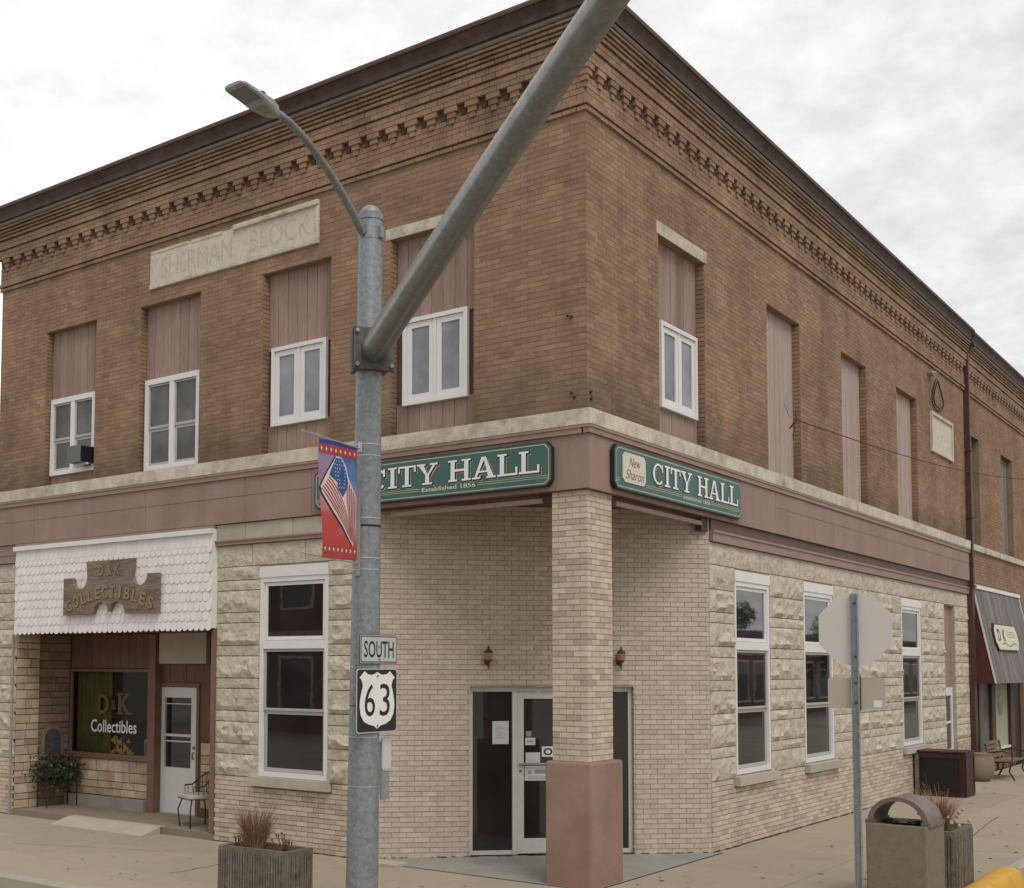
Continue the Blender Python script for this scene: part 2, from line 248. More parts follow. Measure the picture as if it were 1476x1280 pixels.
class MB:
    def __init__(s): s.v = []; s.f = []; s.m = []
    def add(s, vs, fs, mi=0):
        b = len(s.v); s.v += [tuple(v) for v in vs]; s.f += [tuple(i+b for i in f) for f in fs]; s.m += [mi]*len(fs); return s
    def box(s, F, u0, u1, p0, p1, z0, z1, mi=0):
        P = F.P; V = [P(u0, p0, z0), P(u1, p0, z0), P(u1, p1, z0), P(u0, p1, z0), P(u0, p0, z1), P(u1, p0, z1), P(u1, p1, z1), P(u0, p1, z1)]
        fs = [(3, 2, 6, 7), (0, 4, 5, 1), (0, 3, 7, 4), (1, 5, 6, 2), (4, 7, 6, 5), (0, 1, 2, 3)]
        if F is ID: fs = [tuple(reversed(f)) for f in fs]
        return s.add(V, fs, mi)
    def brick(s, F, u0, u1, p0, p1, z0, z1):
        P = F.P; return s.add([P(u0, p0, z0), P(u1, p0, z0), P(u1, p1, z0), P(u0, p1, z0), P(u0, p0, z1), P(u1, p0, z1), P(u1, p1, z1), P(u0, p1, z1)],
                              [(3, 2, 6, 7), (0, 3, 7, 4), (1, 5, 6, 2), (4, 7, 6, 5), (0, 1, 2, 3)])
    def quad(s, a, b, c, d, mi=0): return s.add([a, b, c, d], [(0, 1, 2, 3)], mi)
    def poly(s, F, pts, p0, p1, mi=0):      # prism from outline pts (u,z) counter-clockwise seen from outside
        n = len(pts); V = [F.P(u, p1, z) for u, z in pts] + [F.P(u, p0, z) for u, z in pts]
        fs = [tuple(range(n)), tuple(reversed(range(n, 2*n)))] + [(i, i+n, (i+1) % n+n, (i+1) % n) for i in range(n)]
        return s.add(V, fs, mi)
    def frame(s, F, u0, u1, z0, z1, w, p0, p1, wt=None, wb=None):
        wt = w if wt is None else wt; wb = w if wb is None else wb
        s.box(F, u0, u0+w, p0, p1, z0, z1); s.box(F, u1-w, u1, p0, p1, z0, z1)
        s.box(F, u0+w, u1-w, p0, p1, z0, z0+wb); s.box(F, u0+w, u1-w, p0, p1, z1-wt, z1); return s
    def tube(s, pts, rad, n=8, cap=True, mi=0):
        pts = [Vector(p) for p in pts]; rr = rad if isinstance(rad, (list, tuple)) else [rad]*len(pts)
        rings = []; prev = None
        for i, p in enumerate(pts):
            d = (pts[min(i+1, len(pts)-1)] - pts[max(i-1, 0)]).normalized()
            if prev is None:
                a = Vector((0, 0, 1)) if abs(d.z) < .9 else Vector((1, 0, 0)); x = d.cross(a).normalized()
            else: x = (prev - d*prev.dot(d)).normalized()
            prev = x; y = d.cross(x)
            rings.append([p + (x*math.cos(2*math.pi*k/n) + y*math.sin(2*math.pi*k/n))*rr[i] for k in range(n)])
        V = [v for r_ in rings for v in r_]; fs = []
        for i in range(len(pts)-1):
            for k in range(n): fs.append((i*n+k, i*n+(k+1) % n, (i+1)*n+(k+1) % n, (i+1)*n+k))
        if cap: fs.append(tuple(reversed(range(n)))); fs.append(tuple((len(pts)-1)*n+k for k in range(n)))
        return s.add(V, fs, mi)
    def lathe(s, c, prof, n=16, mi=0):       # prof: (r,z)
        V = []; fs = []
        for r_, z in prof:
            for k in range(n): a = 2*math.pi*k/n; V.append((c[0]+r_*math.cos(a), c[1]+r_*math.sin(a), c[2]+z))
        for i in range(len(prof)-1):
            for k in range(n): fs.append((i*n+k, i*n+(k+1) % n, (i+1)*n+(k+1) % n, (i+1)*n+k))
        fs.append(tuple(reversed(range(n)))); fs.append(tuple((len(prof)-1)*n+k for k in range(n)))
        return s.add(V, fs, mi)
    def build(s, name, m, parent=None, label=None, kind=None, local=False, smooth=False):
        off = Vector((0, 0, 0)) if (parent is None or local) else wl(parent)
        me = bpy.data.meshes.new(name); me.from_pydata([(v[0]-off.x, v[1]-off.y, v[2]-off.z) for v in s.v], [], s.f)
        ms = m if isinstance(m, (list, tuple)) else [m]
        for k in ms: me.materials.append(M[k] if isinstance(k, str) else k)
        if len(ms) > 1: me.polygons.foreach_set('material_index', s.m)
        if smooth: me.polygons.foreach_set('use_smooth', [True]*len(me.polygons))
        me.update(); o = bpy.data.objects.new(name, me); COL.objects.link(o)
        if parent is not None: o.parent = parent
        WL[o.name] = off.copy() if not local else Vector((0, 0, 0)); tag(o, label, None, None, kind); return o
def group_part(name, parent, kind=None):      # an empty part that parents sub-parts
    o = bpy.data.objects.new(name, None); COL.objects.link(o); o.parent = parent; WL[o.name] = wl(parent).copy(); o.empty_display_size = .1; return o
def smooth_auto(o, ang=40):
    for p in o.data.polygons: p.use_smooth = True
    try: o.data.set_sharp_from_angle(angle=R(ang))
    except Exception: pass

def spans(u0, u1, zc, holes):
    iv = [(u0, u1)]
    for (a, b, c, d) in holes:
        if c < zc < d:
            nx = []
            for (x, y) in iv:
                if b <= x or a >= y: nx.append((x, y)); continue
                if a > x: nx.append((x, a))
                if b < y: nx.append((b, y))
            iv = nx
    return iv
def bricks(mb, F, u0, u1, z0, z1, holes=(), ch=.0677, bl=.2033, p=0., dep=.02, j=.008, jit=.0018, off=0):
    n = max(1, round((z1-z0)/ch)); h = (z1-z0)/n
    for k in range(n):
        a0 = z0+k*h; o = ((k+off) % 2)*bl/2
        for (x, y) in spans(u0, u1, a0+h/2, holes):
            i = math.floor((x-o)/bl)
            while True:
                s = i*bl+o; e = s+bl; i += 1
                if s >= y: break
                s = max(s, x); e = min(e, y)
                if e-s < .035: continue
                w = rnd.uniform(-jit, jit); t = rnd.uniform(-.0012, .0012)
                mb.brick(F, s+j/2, e-j/2, p-dep, p+w, a0+j/2+t, a0+h-j/2+t)
def backing(mb, F, u0, u1, z0, z1, holes, p, reveal=.14):
    us = sorted({u0, u1, *[x for h in holes for x in h[:2] if u0 < x < u1]}); zs = sorted({z0, z1, *[x for h in holes for x in h[2:] if z0 < x < z1]})
    for a, b in zip(us, us[1:]):
        for c, d in zip(zs, zs[1:]):
            um, zm = (a+b)/2, (c+d)/2
            if any(h[0] < um < h[1] and h[2] < zm < h[3] for h in holes): continue
            mb.quad(F.P(a, p, c), F.P(b, p, c), F.P(b, p, d), F.P(a, p, d))
    for (a, b, c, d) in holes:
        if not reveal: continue
        P = F.P; i = p-reveal
        mb.quad(P(a, p, c), P(a, p, d), P(a, i, d), P(a, i, c)); mb.quad(P(b, p, c), P(b, i, c), P(b, i, d), P(b, p, d))
        mb.quad(P(a, p, d), P(b, p, d), P(b, i, d), P(a, i, d)); mb.quad(P(a, p, c), P(a, i, c), P(b, i, c), P(b, p, c))
def stone(F, u0, u1, z0, z1, parent, m='stone', name='ashlar_block', bulge=.035, base=0., j=.006, back=-.03, cell=.06):
    u0 += j; u1 -= j; z0 += j; z1 -= j
    nx = max(2, int((u1-u0)/cell)); nz = max(2, int((z1-z0)/cell)); nx = min(nx, 16)
    sd = Vector((rnd.uniform(0, 90), rnd.uniform(0, 90), rnd.uniform(0, 90))); V = []; fs = []
    for jz in range(nz+1):
        for ix in range(nx+1):
            fu = ix/nx; fz = jz/nz; u = u0+(u1-u0)*fu; z = z0+(z1-z0)*fz
            ed = min(1, min(ix, nx-ix, jz, nz-jz))
            b = 0 if ed == 0 else (bulge*(.42+1.0*noise.noise(Vector((u*3.2, z*8, 0))+sd)+.7*noise.noise(Vector((u*12, z*15, 5))+sd)) + bulge*.15*rnd.uniform(-1, 1))*(.6 if ix in (1, nx-1) else 1)*(1.25 if fz < .45 else .85)
            if ed: u += rnd.uniform(-.008, .008); z += rnd.uniform(-.008, .008)
            V.append(F.P(u, base+max(b, .002 if ed else 0), z))
    for jz in range(nz):
        for ix in range(nx):
            a = jz*(nx+1)+ix
            if (ix+jz) % 2: fs += [(a, a+1, a+nx+2), (a, a+nx+2, a+nx+1)]
            else: fs += [(a, a+1, a+nx+1), (a+1, a+nx+2, a+nx+1)]
    per = list(range(nx+1)) + [k*(nx+1)+nx for k in range(1, nz+1)] + [nz*(nx+1)+k for k in range(nx-1, -1, -1)] + [k*(nx+1) for k in range(nz-1, 0, -1)]
    b0 = len(V); cor = [F.P(u0, back, z0), F.P(u1, back, z0), F.P(u1, back, z1), F.P(u0, back, z1)]; V += cor
    c_ix = [0, nx, (nz+1)*(nx+1)-1, nz*(nx+1)]
    side = [list(range(0, nx+1)), [k*(nx+1)+nx for k in range(nz+1)], [nz*(nx+1)+k for k in range(nx, -1, -1)], [k*(nx+1) for k in range(nz, -1, -1)]]
    for si, sl in enumerate(side): fs.append(tuple([b0+si, b0+(si+1) % 4] + sl[::-1]))
    mb = MB(); mb.add(V, fs); o = mb.build(name, m, parent); smooth_auto(o, 26 if bulge > .02 else 48); return o
def text2(s, shear=0., off=0., font=None, res=3):
    cu = bpy.data.curves.new('t', 'FONT'); cu.body = s; cu.size = 1; cu.resolution_u = res; cu.shear = shear; cu.offset = off; cu.align_x = 'LEFT'
    o = bpy.data.objects.new('t', cu); COL.objects.link(o); dg = bpy.context.evaluated_depsgraph_get(); dg.update()
    me = bpy.data.meshes.new_from_object(o.evaluated_get(dg)); V = [(v.co.x, v.co.y) for v in me.vertices]; fs = [tuple(p.vertices) for p in me.polygons]
    bpy.data.objects.remove(o); bpy.data.curves.remove(cu); bpy.data.meshes.remove(me); return V, fs
def text(mb, F, s, u0, u1, z0, z1, p, shear=0., off=0., mi=0, fn=None, both=False):
    V, fs = text2(s, shear, off); xs = [v[0] for v in V]; ys = [v[1] for v in V]; x0, x1, y0, y1 = min(xs), max(xs), min(ys), max(ys)
    if u1 is None: u1 = u0 + (x1-x0)/(y1-y0)*(z1-z0)
    o = []
    for x, y in V:
        u = u0+(x-x0)/(x1-x0)*(u1-u0); z = z0+(y-y0)/(y1-y0)*(z1-z0)
        if fn: u, z = fn(u, z)
        o.append(F.P(u, p, z))
    return mb.add(o, fs, mi)

# ------------------------------------------------------------ ground
mb = MB(); s = 600
mb.quad((-s, -s, -.26), (s, -s, -.26), (s, s, -.26), (-s, s, -.26)); road = mb.build('road', 'road'); tag(road, kind='structure')
GZ = -.1
pav = MB(); pav.box(ID, -40, 1.7, -3.5, 0, -.25, GZ-.006); pav.box(ID, 1.7, 3.45, -1.75, 45, -.25, GZ-.006); pav.box(ID, 0, 1.7, 0, 45, -.25, GZ-.0061)
pav.box(ID, -3.6, 0, 0, 3.6, -.25, GZ-.0061)
pavo = pav.build('pavement', 'joint'); tag(pavo, kind='structure')
def slab(x0, x1, y0, y1, m='concrete', z=GZ, j=.006, name='paving_slab'):
    b = .006; mb = MB(); dz = rnd.uniform(-.002, .001)
    V = [(x0+j, y0+j, z-.02), (x1-j, y0+j, z-.02), (x1-j, y1-j, z-.02), (x0+j, y1-j, z-.02), (x0+j, y0+j, z-b+dz), (x1-j, y0+j, z-b+dz), (x1-j, y1-j, z-b+dz), (x0+j, y1-j, z-b+dz),
         (x0+j+b, y0+j+b, z+dz), (x1-j-b, y0+j+b, z+dz), (x1-j-b, y1-j-b, z+dz), (x0+j+b, y1-j-b, z+dz)]
    fs = [(0, 1, 5, 4), (1, 2, 6, 5), (2, 3, 7, 6), (3, 0, 4, 7), (4, 5, 9, 8), (5, 6, 10, 9), (6, 7, 11, 10), (7, 4, 8, 11), (8, 9, 10, 11)]
    mb.add(V, fs); return mb.build(name, m, pavo)
for (ya, yb) in ((-3.5, -2.47), (-2.47, -1.1), (-1.1, -.12)):
    x = -22.0
    while x < 1.6:
        w = 1.86; x1 = min(x+w, 1.7)
        slab(x, x1, ya, yb); x = x1
for (xa, xb) in ((.12, 1.7), (1.7, 3.45)):
    y = -1.75 if xa > 1 else -.12
    while y < 43.5:
        h = 2.03 if y > 0 else (1.63 if xa > 1 else 2.4); y1 = y+h; slab(xa, xb, y, y1); y = y1
slab(-22, .12, -.12, -.0, z=GZ-.001); slab(0., .12, 3.55, 44, z=GZ-.001)
# rounded corner piece
mb = MB(); n = 10; arc = [(1.7+1.75*math.cos(a), -1.75+1.75*math.sin(a)) for a in [-math.pi/2+math.pi/2*k/n for k in range(n+1)]]
pts = [(1.7, -1.75)] + arc; V = [(x, y, GZ) for x, y in pts] + [(x, y, -.25) for x, y in pts]; k = len(pts)
mb.add(V, [tuple(range(k))] + [(i, i+k, (i+1) % k+k, (i+1) % k) for i in range(k)]); mb.build('paving_slab', 'concrete', pavo)
# kerb strips (pieces)
def kerb(pts_a, pts_b, m='curb', top=GZ+.004, nm='kerb_stone', par=None):
    mb = MB(); n = len(pts_a); V = []
    for (a, b) in zip(pts_a, pts_b): V += [(a[0], a[1], -.27), (a[0], a[1], top), (a[0]*.85+b[0]*.15, a[1]*.85+b[1]*.15, top+.006), (b[0]*.85+a[0]*.15, b[1]*.85+a[1]*.15, top+.006), (b[0], b[1], top-.02), (b[0]*1.0, b[1], -.27)]
    fs = []
    for i in range(n-1):
        for e in range(5): fs.append((i*6+e, i*6+e+1, (i+1)*6+e+1, (i+1)*6+e))
    fs += [(5, 4, 3, 2, 1, 0), tuple(range((n-1)*6, n*6))]; mb.add(V, fs); return mb.build(nm, m, par)
kp = tag(group_part('kerb', pavo), None)
x = -22.
while x < 1.6:
    x1 = min(x+3.0, 1.7); kerb([(x+.004, -3.5), (x1-.004, -3.5)], [(x+.004, -3.66), (x1-.004, -3.66)], par=kp); x = x1
kerb([(1.7+1.75*math.cos(a), -1.75+1.75*math.sin(a)) for a in [-math.pi/2+math.pi/2*k/8 for k in range(9)]], [(1.7+1.91*math.cos(a), -1.75+1.91*math.sin(a)) for a in [-math.pi/2+math.pi/2*k/8 for k in range(9)]], par=kp)
for (a, b) in ((-1.74, 1.2), (4.62, 7.5), (7.51, 10.5), (10.51, 13.5), (13.51, 16.5), (16.51, 22), (22.01, 30)): kerb([(3.45, a), (3.45, b)], [(3.61, a), (3.61, b)], par=kp)
# raised yellow kerb nose
mb = MB(); ys = [1.2+i*.3 for i in range(11)] + [4.32, 4.42, 4.48]; V = []; prof = [(0, -.16), (.0, .02), (.03, .055), (.09, .075), (.2, .07), (.27, .03), (.31, -.16)]
for y in ys:
    e = max(0, (y-4.2)/.28); kx = 1-.25*e; kz = -.10*e*e
    for (a, b) in prof: V.append((3.43+.155+(a-.155)*kx, y, GZ+b+(kz if b > 0 else 0)))
m_ = len(prof); fs = []
for i in range(len(ys)-1):
    for e in range(m_-1): fs.append((i*m_+e, i*m_+e+1, (i+1)*m_+e+1, (i+1)*m_+e))
fs += [tuple(range(m_-1, -1, -1)), tuple(range((len(ys)-1)*m_, len(ys)*m_))]; mb.add(V, fs)
yk = mb.build('yellow_kerb', 'yellow'); tag(yk, 'yellow painted raised kerb nose at the edge of the right pavement', 'kerb'); smooth_auto(yk, 50)
# cracks
def crack(pts, w=.012):
    mb = MB()
    for a, b in zip(pts, pts[1:]):
        d = Vector((b[0]-a[0], b[1]-a[1], 0)).normalized(); nrm = Vector((-d.y, d.x, 0))*w/2*rnd.uniform(.6, 1.3)
        A = Vector((a[0], a[1], GZ+.004)); B = Vector((b[0], b[1], GZ+.004)); mb.quad(A-nrm, B-nrm, B+nrm, A+nrm)
    return mb.build('crack', 'joint', pavo)
def wob(a, b, n=9, s=.03): return [(a[0]+(b[0]-a[0])*t/n+rnd.uniform(-s, s), a[1]+(b[1]-a[1])*t/n+rnd.uniform(-s, s)) for t in range(n+1)]
crack(wob((-4.5, -2.35), (-4.55, -1.3))); crack(wob((2.42, 7.2), (2.2, 10.3))); crack(wob((1.4, 5.2), (3.3, 6.1), 12)); crack(wob((-8.2, -2.0), (-6.0, -1.2), 12), .008)
# ------------------------------------------------------------ CITY HALL BUILDING
BH = thing('city_hall_building', 'two-storey brown brick corner building with limestone ground floor and cut-away corner entrance', 'building', (-.2, .2, GZ))
XL = -11.85; YR = 18.2
UZ = 5.46
HL = [(-10.52, -9.17, UZ, 8.13), (-8.07, -6.67, UZ, 8.13), (-5.35, -4.02, UZ, 8.13), (-2.97, -1.61, UZ, 8.13)]
HR = [(1.92, 3.37, UZ, 8.13), (5.69, 7.14, UZ, 8.13), (9.24, 10.68, UZ, 8.13), (12.63, 14.10, UZ, 8.13)]
ww = MB()
backing(ww, FL, XL, 0, 5.40, 10.45, HL, -.0035, .16); backing(ww, FR, 0, YR, 5.40, 10.45, HR, -.0035, .16)
ww.box(ID, XL, XL+.02, 0, 18, -.2, 10.4); ww.box(ID, XL, 0, YR-.02, YR, -.2, 10.4)
ww.build('mortar_backing', 'mortar', BH)
lint_L = (-3.05, -1.55, 8.13, 8.28); lint_R = (1.86, 3.43, 8.13, 8.30)
plq = (-7.82, -4.26, 8.38, 8.97); plq2 = (15.13, 16.95, 7.18, 8.07)
bw = MB(); bricks(bw, FL, XL, 0, UZ-.02, 9.08, HL+[lint_L, plq], j=.0065); bricks(bw, FR, 0, YR, UZ-.02, 9.08, HR+[lint_R, plq2], off=1, j=.0065)
# brick lining of the reveals
for F, hs in ((FL, HL), (FR, HR)):
    for (a, b, c, d) in hs:
        z = c
        while z < d-.03:
            bw.box(F, a-.004, a+.012, -.125, -.006, z+.004, z+.062); bw.box(F, b-.012, b+.004, -.125, -.006, z+.004, z+.062); z += .0677
bw.build('brick', 'brick', BH, 'brown upper-storey facing bricks', 'stuff')
# corbelled frieze of brick courses
fz = MB()
def frieze(mb, F, u0, u1, dz=0., e0=0, e1=0):
    # (z0,z1,p,rows)
    for (a, b, p, r_) in ((9.075, 9.135, .034, 1), (9.147, 9.21, .052, 1), (9.214, 9.50, .028, 4), (9.50, 9.64, .016, 2), (9.643, 9.79, .085, 2), (9.802, 9.955, .105, 2), (9.967, 10.02, .13, 1), (10.03, 10.07, .148, 1), (10.08, 10.125, .168, 1), (10.135, 10.175, .19, 1)):
        bricks(mb, F, u0-e0*p, u1+e1*p, a+dz, b+dz, ch=(b-a)/r_, p=p, dep=.08 if p < .08 else p+.01, j=.008, off=int(a*100) % 2, jit=.0015)
        pass
frieze(fz, FL, XL, 0, e0=1, e1=1); frieze(fz, FR, 0, YR)
fz.build('frieze_brick', 'brick', BH, 'projecting brick courses of the frieze', 'stuff')
# corbels
def corbel_mesh(F, nm, par):
    mb = MB(); mb.box(F, -.040, .040, .0, .050, 9.43, 9.497); mb.box(F, -.066, .066, .0, .064, 9.50, 9.568); mb.box(F, -.10, .10, .0, .080, 9.571, 9.640)
    return mb.build(nm, 'brick', par)
def corbels(F, u0, u1, par, per=.3245, dz=0.):
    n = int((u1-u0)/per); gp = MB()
    for k in range(n+1): u = u0+per*k; gp.box(F, u-.05, u+.05, .0, .024, 9.575+dz, 9.641+dz); gp.box(F, u-.03, u+.05, .0, .032, 9.505+dz, 9.575+dz)  # thin dark boxes put the gap shade into the colour
    gp.build('corbel_gap_shade', 'gap_shade', par, 'strips coloured dark as shade between the corbels', 'stuff')
    first = corbel_mesh(F, 'corbel', par); base = first.location.copy()
    for k in range(n):
        u = u0+per*(k+.5); o = first if k == 0 else first.copy()
        if k: COL.objects.link(o)
        v = F.du*u; o.location = base+Vector((v.x, v.y, dz))
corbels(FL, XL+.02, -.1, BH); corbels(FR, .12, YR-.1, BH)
mb = MB(); mb.box(FL, -.09, .08, .0, .08, 9.57, 9.638); mb.box(FL, -.06, .064, .0, .064, 9.50, 9.568); mb.box(FL, -.04, .05, .0, .05, 9.43, 9.498)
mb.box(FR, -.06, .09, .0, .0805, 9.5705, 9.6375); mb.box(FR, -.05, .06, .0, .0645, 9.5005, 9.5675); mb.build('corbel', 'brick', BH)
# metal cornice: swept profile, mitred at the corner
def cornice(profs, left, right, par, names, dz=0.):
    for prof, nm, m in zip(profs, names[0], names[1]):
        mb = MB(); V = []
        path = left+right
        for (px, py, dx, dy) in path:
            for (p, z) in prof: V.append((px+dx*p, py+dy*p, z+dz))
        k = len(prof); fs = []
        for i in range(len(path)-1):
            for e in range(k-1): fs.append((i*k+e, (i+1)*k+e, (i+1)*k+e+1, i*k+e+1))
        mb.add(V, fs + [tuple(range(k))] + [tuple(range(len(V)-1, len(V)-1-k, -1))]); mb.build(nm, m, par)
CP = [[(.1, 10.18), (.20, 10.18), (.21, 10.20), (.212, 10.225), (.1, 10.226)],
      [(.1, 10.226), (.185, 10.2265), (.185, 10.27), (.205, 10.272), (.208, 10.31), (.215, 10.35), (.24, 10.40), (.262, 10.435), (.268, 10.447), (.1, 10.448)],
      [(.1, 10.449), (.292, 10.4495), (.298, 10.48), (.292, 10.51), (.2, 10.515), (-.1, 10.49)]]
CN = (['cornice_band', 'cornice', 'cornice_lip'], ['cornice_grey', 'cornice', 'cornice_lip'])
cornice(CP, [(XL, 0, -1, -1), (0, 0, 1, -1)], [(0, YR, 1, 0)], BH, CN)
mb = MB(); mb.quad((XL-.05, 18.2, 10.485), (XL-.05, -.05, 10.485), (.05, -.05, 10.485), (.05, 18.2, 10.485)); mb.build('roof', 'far_roof', BH)
# string of sill stones
def sills(F, u0, u1, par, z0=5.27, z1=5.46, pr=.10, m='sill', skip=()):
    u = u0
    while u < u1-.05:
        w = rnd.uniform(1.0, 1.7); e = min(u+w, u1)
        if u1-e < .4: e = u1
        stone(F, u, e, z0, z1, par, m, 'sill_stone', bulge=.006, base=pr, j=.002, back=-.02, cell=.12); u = e
sills(FL, XL, -.0, BH); sills(FR, -.1, YR-.08, BH)
mb = MB(); mb.box(FL, -.002, .0995, -.02, .0995, 5.272, 5.458); mb.build('sill_stone', 'sill', BH)
# flat top of sill to wall covered by stones; mouldings and fascia
mb = MB(); mb.box(FL, XL, .0, -.02, .088, 5.17, 5.268); mb.box(FR, -.088, YR-.1, -.02, .088, 5.1701, 5.2679)
mb.box(FL, XL, .0882, .0882, .10, 5.235, 5.266); mb.box(FR, -.1, YR-.1, .0882, .10, 5.235, 5.2658)
mb.build('moulding', 'fascia_trim', BH)
fp = group_part('fascia', BH)
def fpan(F, u0, u1, z0, z1, p=.062, m='fascia'):
    MB().box(F, u0+.003, u1-.003, -.02, p+rnd.uniform(-.002, .002), z0+.003, z1-.003).build('fascia_panel', m, fp)
mb = MB(); mb.box(FL, XL, 0, -.03, .05, 4.51, 5.17); mb.box(FR, -.05, YR-.1, -.03, .05, 4.5101, 5.1699); mb.build('fascia_core', 'fascia_dark', fp)
for u0, u1 in ((XL, -10.67), (-10.67, -7.79), (-7.79, -5.6), (-5.6, -4.3), (-4.3, .06)):
    lo = 4.9 if u0 < -5 else 4.52
    fpan(FL, u0, u1, lo, 5.17)
    if lo > 4.6: fpan(FL, u0, u1, 4.515, lo)
fpan(FR, -.05, 4.4, 4.515, 5.17)
fpan(FR, 4.4, 5.8, 4.515, 5.17); fpan(FR, 5.8, 9.9, 4.92, 5.17); fpan(FR, 9.9, 14.2, 4.92, 5.17); fpan(FR, 14.2, YR-.12, 4.92, 5.17)
u = 5.8
for w in (1.4, 1.27, 1.5, 1.6, 1.4, 1.7, 1.5, 2.0):
    e = min(u+w, YR-.12); fpan(FR, u, e, 4.515, 4.92); u = e
    if u >= YR-.13: break
# mouldings under the fascia
mb = MB(); mb.box(FR, 3.45, YR-.05, -.02, .022, 4.36, 4.509); mb.build('moulding', 'fascia_dark', BH)  # set-back strip under the fascia, its shade painted in dark brown
mb = MB(); mb.box(FR, 3.45, YR-.05, -.02, .05, 4.20, 4.325); mb.box(FR, 3.45, YR-.05, -.02, .068, 4.325, 4.36); mb.box(FL, -6.22, -3.40, -.02, .05, 4.20, 4.25); mb.box(FL, -6.22, -3.40, -.02, .065, 4.25, 4.275)
mb.box(FL, XL, -11.17, -.02, .055, 4.2, 4.33); mb.box(FL, XL, -11.17, -.02, .066, 4.33, 4.35); mb.box(FL, XL, -11.17, -.02, .03, 4.35, 4.509); mb.box(FL, -11.17, -6.22, -.02, .08, 4.465, 4.509)
mb.build('moulding', 'fascia_trim', BH)
for a, b in ((-6.22, -5.62), (-5.62, -5.04), (-5.04, -4.68), (-4.68, -4.29), (-4.29, -3.85), (-3.85, -3.42)):
    MB().box(FL, a+.003, b-.003, -.02, .026+rnd.uniform(-.004, .004), 4.278, 4.506).build('wall_tile', 'slate', BH)
# ---- ground floor left: openings
GW = dict(z0=.87, z1=3.86)
HGL = [(-11.15, -6.22, -.3, 4.5), (-5.34, -4.03, .88, 3.86)]
HGR = [(4.31, 5.65, .90, 3.86), (7.13, 8.55, .90, 3.86), (12.66, 14.07, .90, 3.86), (15.94, 16.86, -.3, 3.86)]
mb = MB(); backing(mb, FL, XL, -3.42, -.25, 4.55, HGL, -.022, .1); mb.build('ashlar_backing', 'tan_mortar', BH)
mb = MB(); backing(mb, FR, 3.42, YR, -.25, 4.55, HGR, -.022, .12); mb.build('ashlar_backing', 'tan_mortar', BH)
CO = [.855, 1.17, 1.32, 1.635, 1.79, 2.11, 2.26, 2.58, 2.735, 3.06, 3.21, 3.53, 3.68, 3.88, 4.195]
CR = [.86, 1.17, 1.32, 1.635, 1.79, 2.11, 2.26, 2.58, 2.735, 3.065, 3.215, 3.535, 3.88, 4.195]
def ashlar(F, u0, u1, zs, holes):
    for a, b in zip(zs, zs[1:]):
        for (x, y) in spans(u0, u1, (a+b)/2, holes):
            u = x
            while u < y-.01:
                w = rnd.uniform(.55, 1.1) if b-a > .2 else rnd.uniform(.9, 1.7)
                e = u+w
                if y-e < .42: e = y
                stone(F, u, e, a, b, BH, bulge=(.042 if b-a > .2 else .032) if a < 3.8 else .016, back=-.02); u = e
ashlar(FL, XL, -3.42, CO, HGL); ashlar(FR, 3.42, YR-.12, CR, HGR)
mb = MB()
bricks(mb, FL, XL, -3.42, GZ, .85, [(-11.15, -6.22, -1, 1), (-5.45, -3.93, .74, 1)], p=.006); bricks(mb, FR, 3.42, YR-.12, GZ-.0, .855, [(15.94, 16.86, -1, 1), (4.2, 5.75, .74, 1), (7.05, 8.65, .74, 1), (12.55, 14.15, .74, 1)], p=.006)
mb.build('base_brick', 'cream_brick', BH, 'pinkish cream bricks below the limestone', 'stuff')
for F, a, b in ((FL, -5.43, -3.94), (FR, 4.22, 5.74), (FR, 7.06, 8.64), (FR, 12.56, 14.14)):
    stone(F, a, b, .745, .875, BH, 'slate', 'window_sill', bulge=.004, base=.09, j=.001, back=-.02, cell=.2)
# ---- recess: chamfered brick wall with entrance
HC = [(1.45, 3.75, -.3, 2.17)]
mb = MB(); backing(mb, FC, 0, 4.84, -.25, 4.66, HC, -.008, .16); mb.quad((-3.42, 0, 4.63), (0, 3.42, 4.63), (0, 0, 4.63), (0, 0, 4.63)) if False else None
mb.build('recess_backing', 'tan_mortar', BH)
mb = MB(); bricks(mb, FC, 0.0, 4.83, GZ, 4.62, HC); 
z = GZ
while z < 2.15:
    mb.box(FC, 1.448, 1.462, -.11, -.006, z+.004, z+.062); mb.box(FC, 3.738, 3.752, -.11, -.006, z+.004, z+.062); z += .0677
mb.build('recess_brick', 'tan_brick', BH, 'tan bricks of the cut-away entrance wall', 'stuff')
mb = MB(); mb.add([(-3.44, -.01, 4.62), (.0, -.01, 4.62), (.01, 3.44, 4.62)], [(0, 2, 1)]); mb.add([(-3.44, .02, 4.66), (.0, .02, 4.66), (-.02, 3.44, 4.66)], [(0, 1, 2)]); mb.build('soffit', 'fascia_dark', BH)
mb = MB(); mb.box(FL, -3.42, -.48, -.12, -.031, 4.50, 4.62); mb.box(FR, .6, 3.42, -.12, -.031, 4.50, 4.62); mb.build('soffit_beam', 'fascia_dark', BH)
mb = MB(); mb.box(FL, -2.95, -.62, -.06, .0, 4.40, 4.455); mb.build('strip_light', 'fascia_trim', BH)
mb = MB(); mb.box(FR, .72, 3.2, -.06, .0, 4.40, 4.455); mb.build('strip_light', 'fascia_trim', BH)
mb = MB(); mb.box(FL, -.68, -.5, -.1, -.03, 4.44, 4.5); mb.build('strip_light_bracket', 'iron', BH); mb = MB(); mb.box(FR, 3.2, 3.42, -.1, -.01, 4.33, 4.5); mb.build('strip_light_bracket', 'pipe', BH)
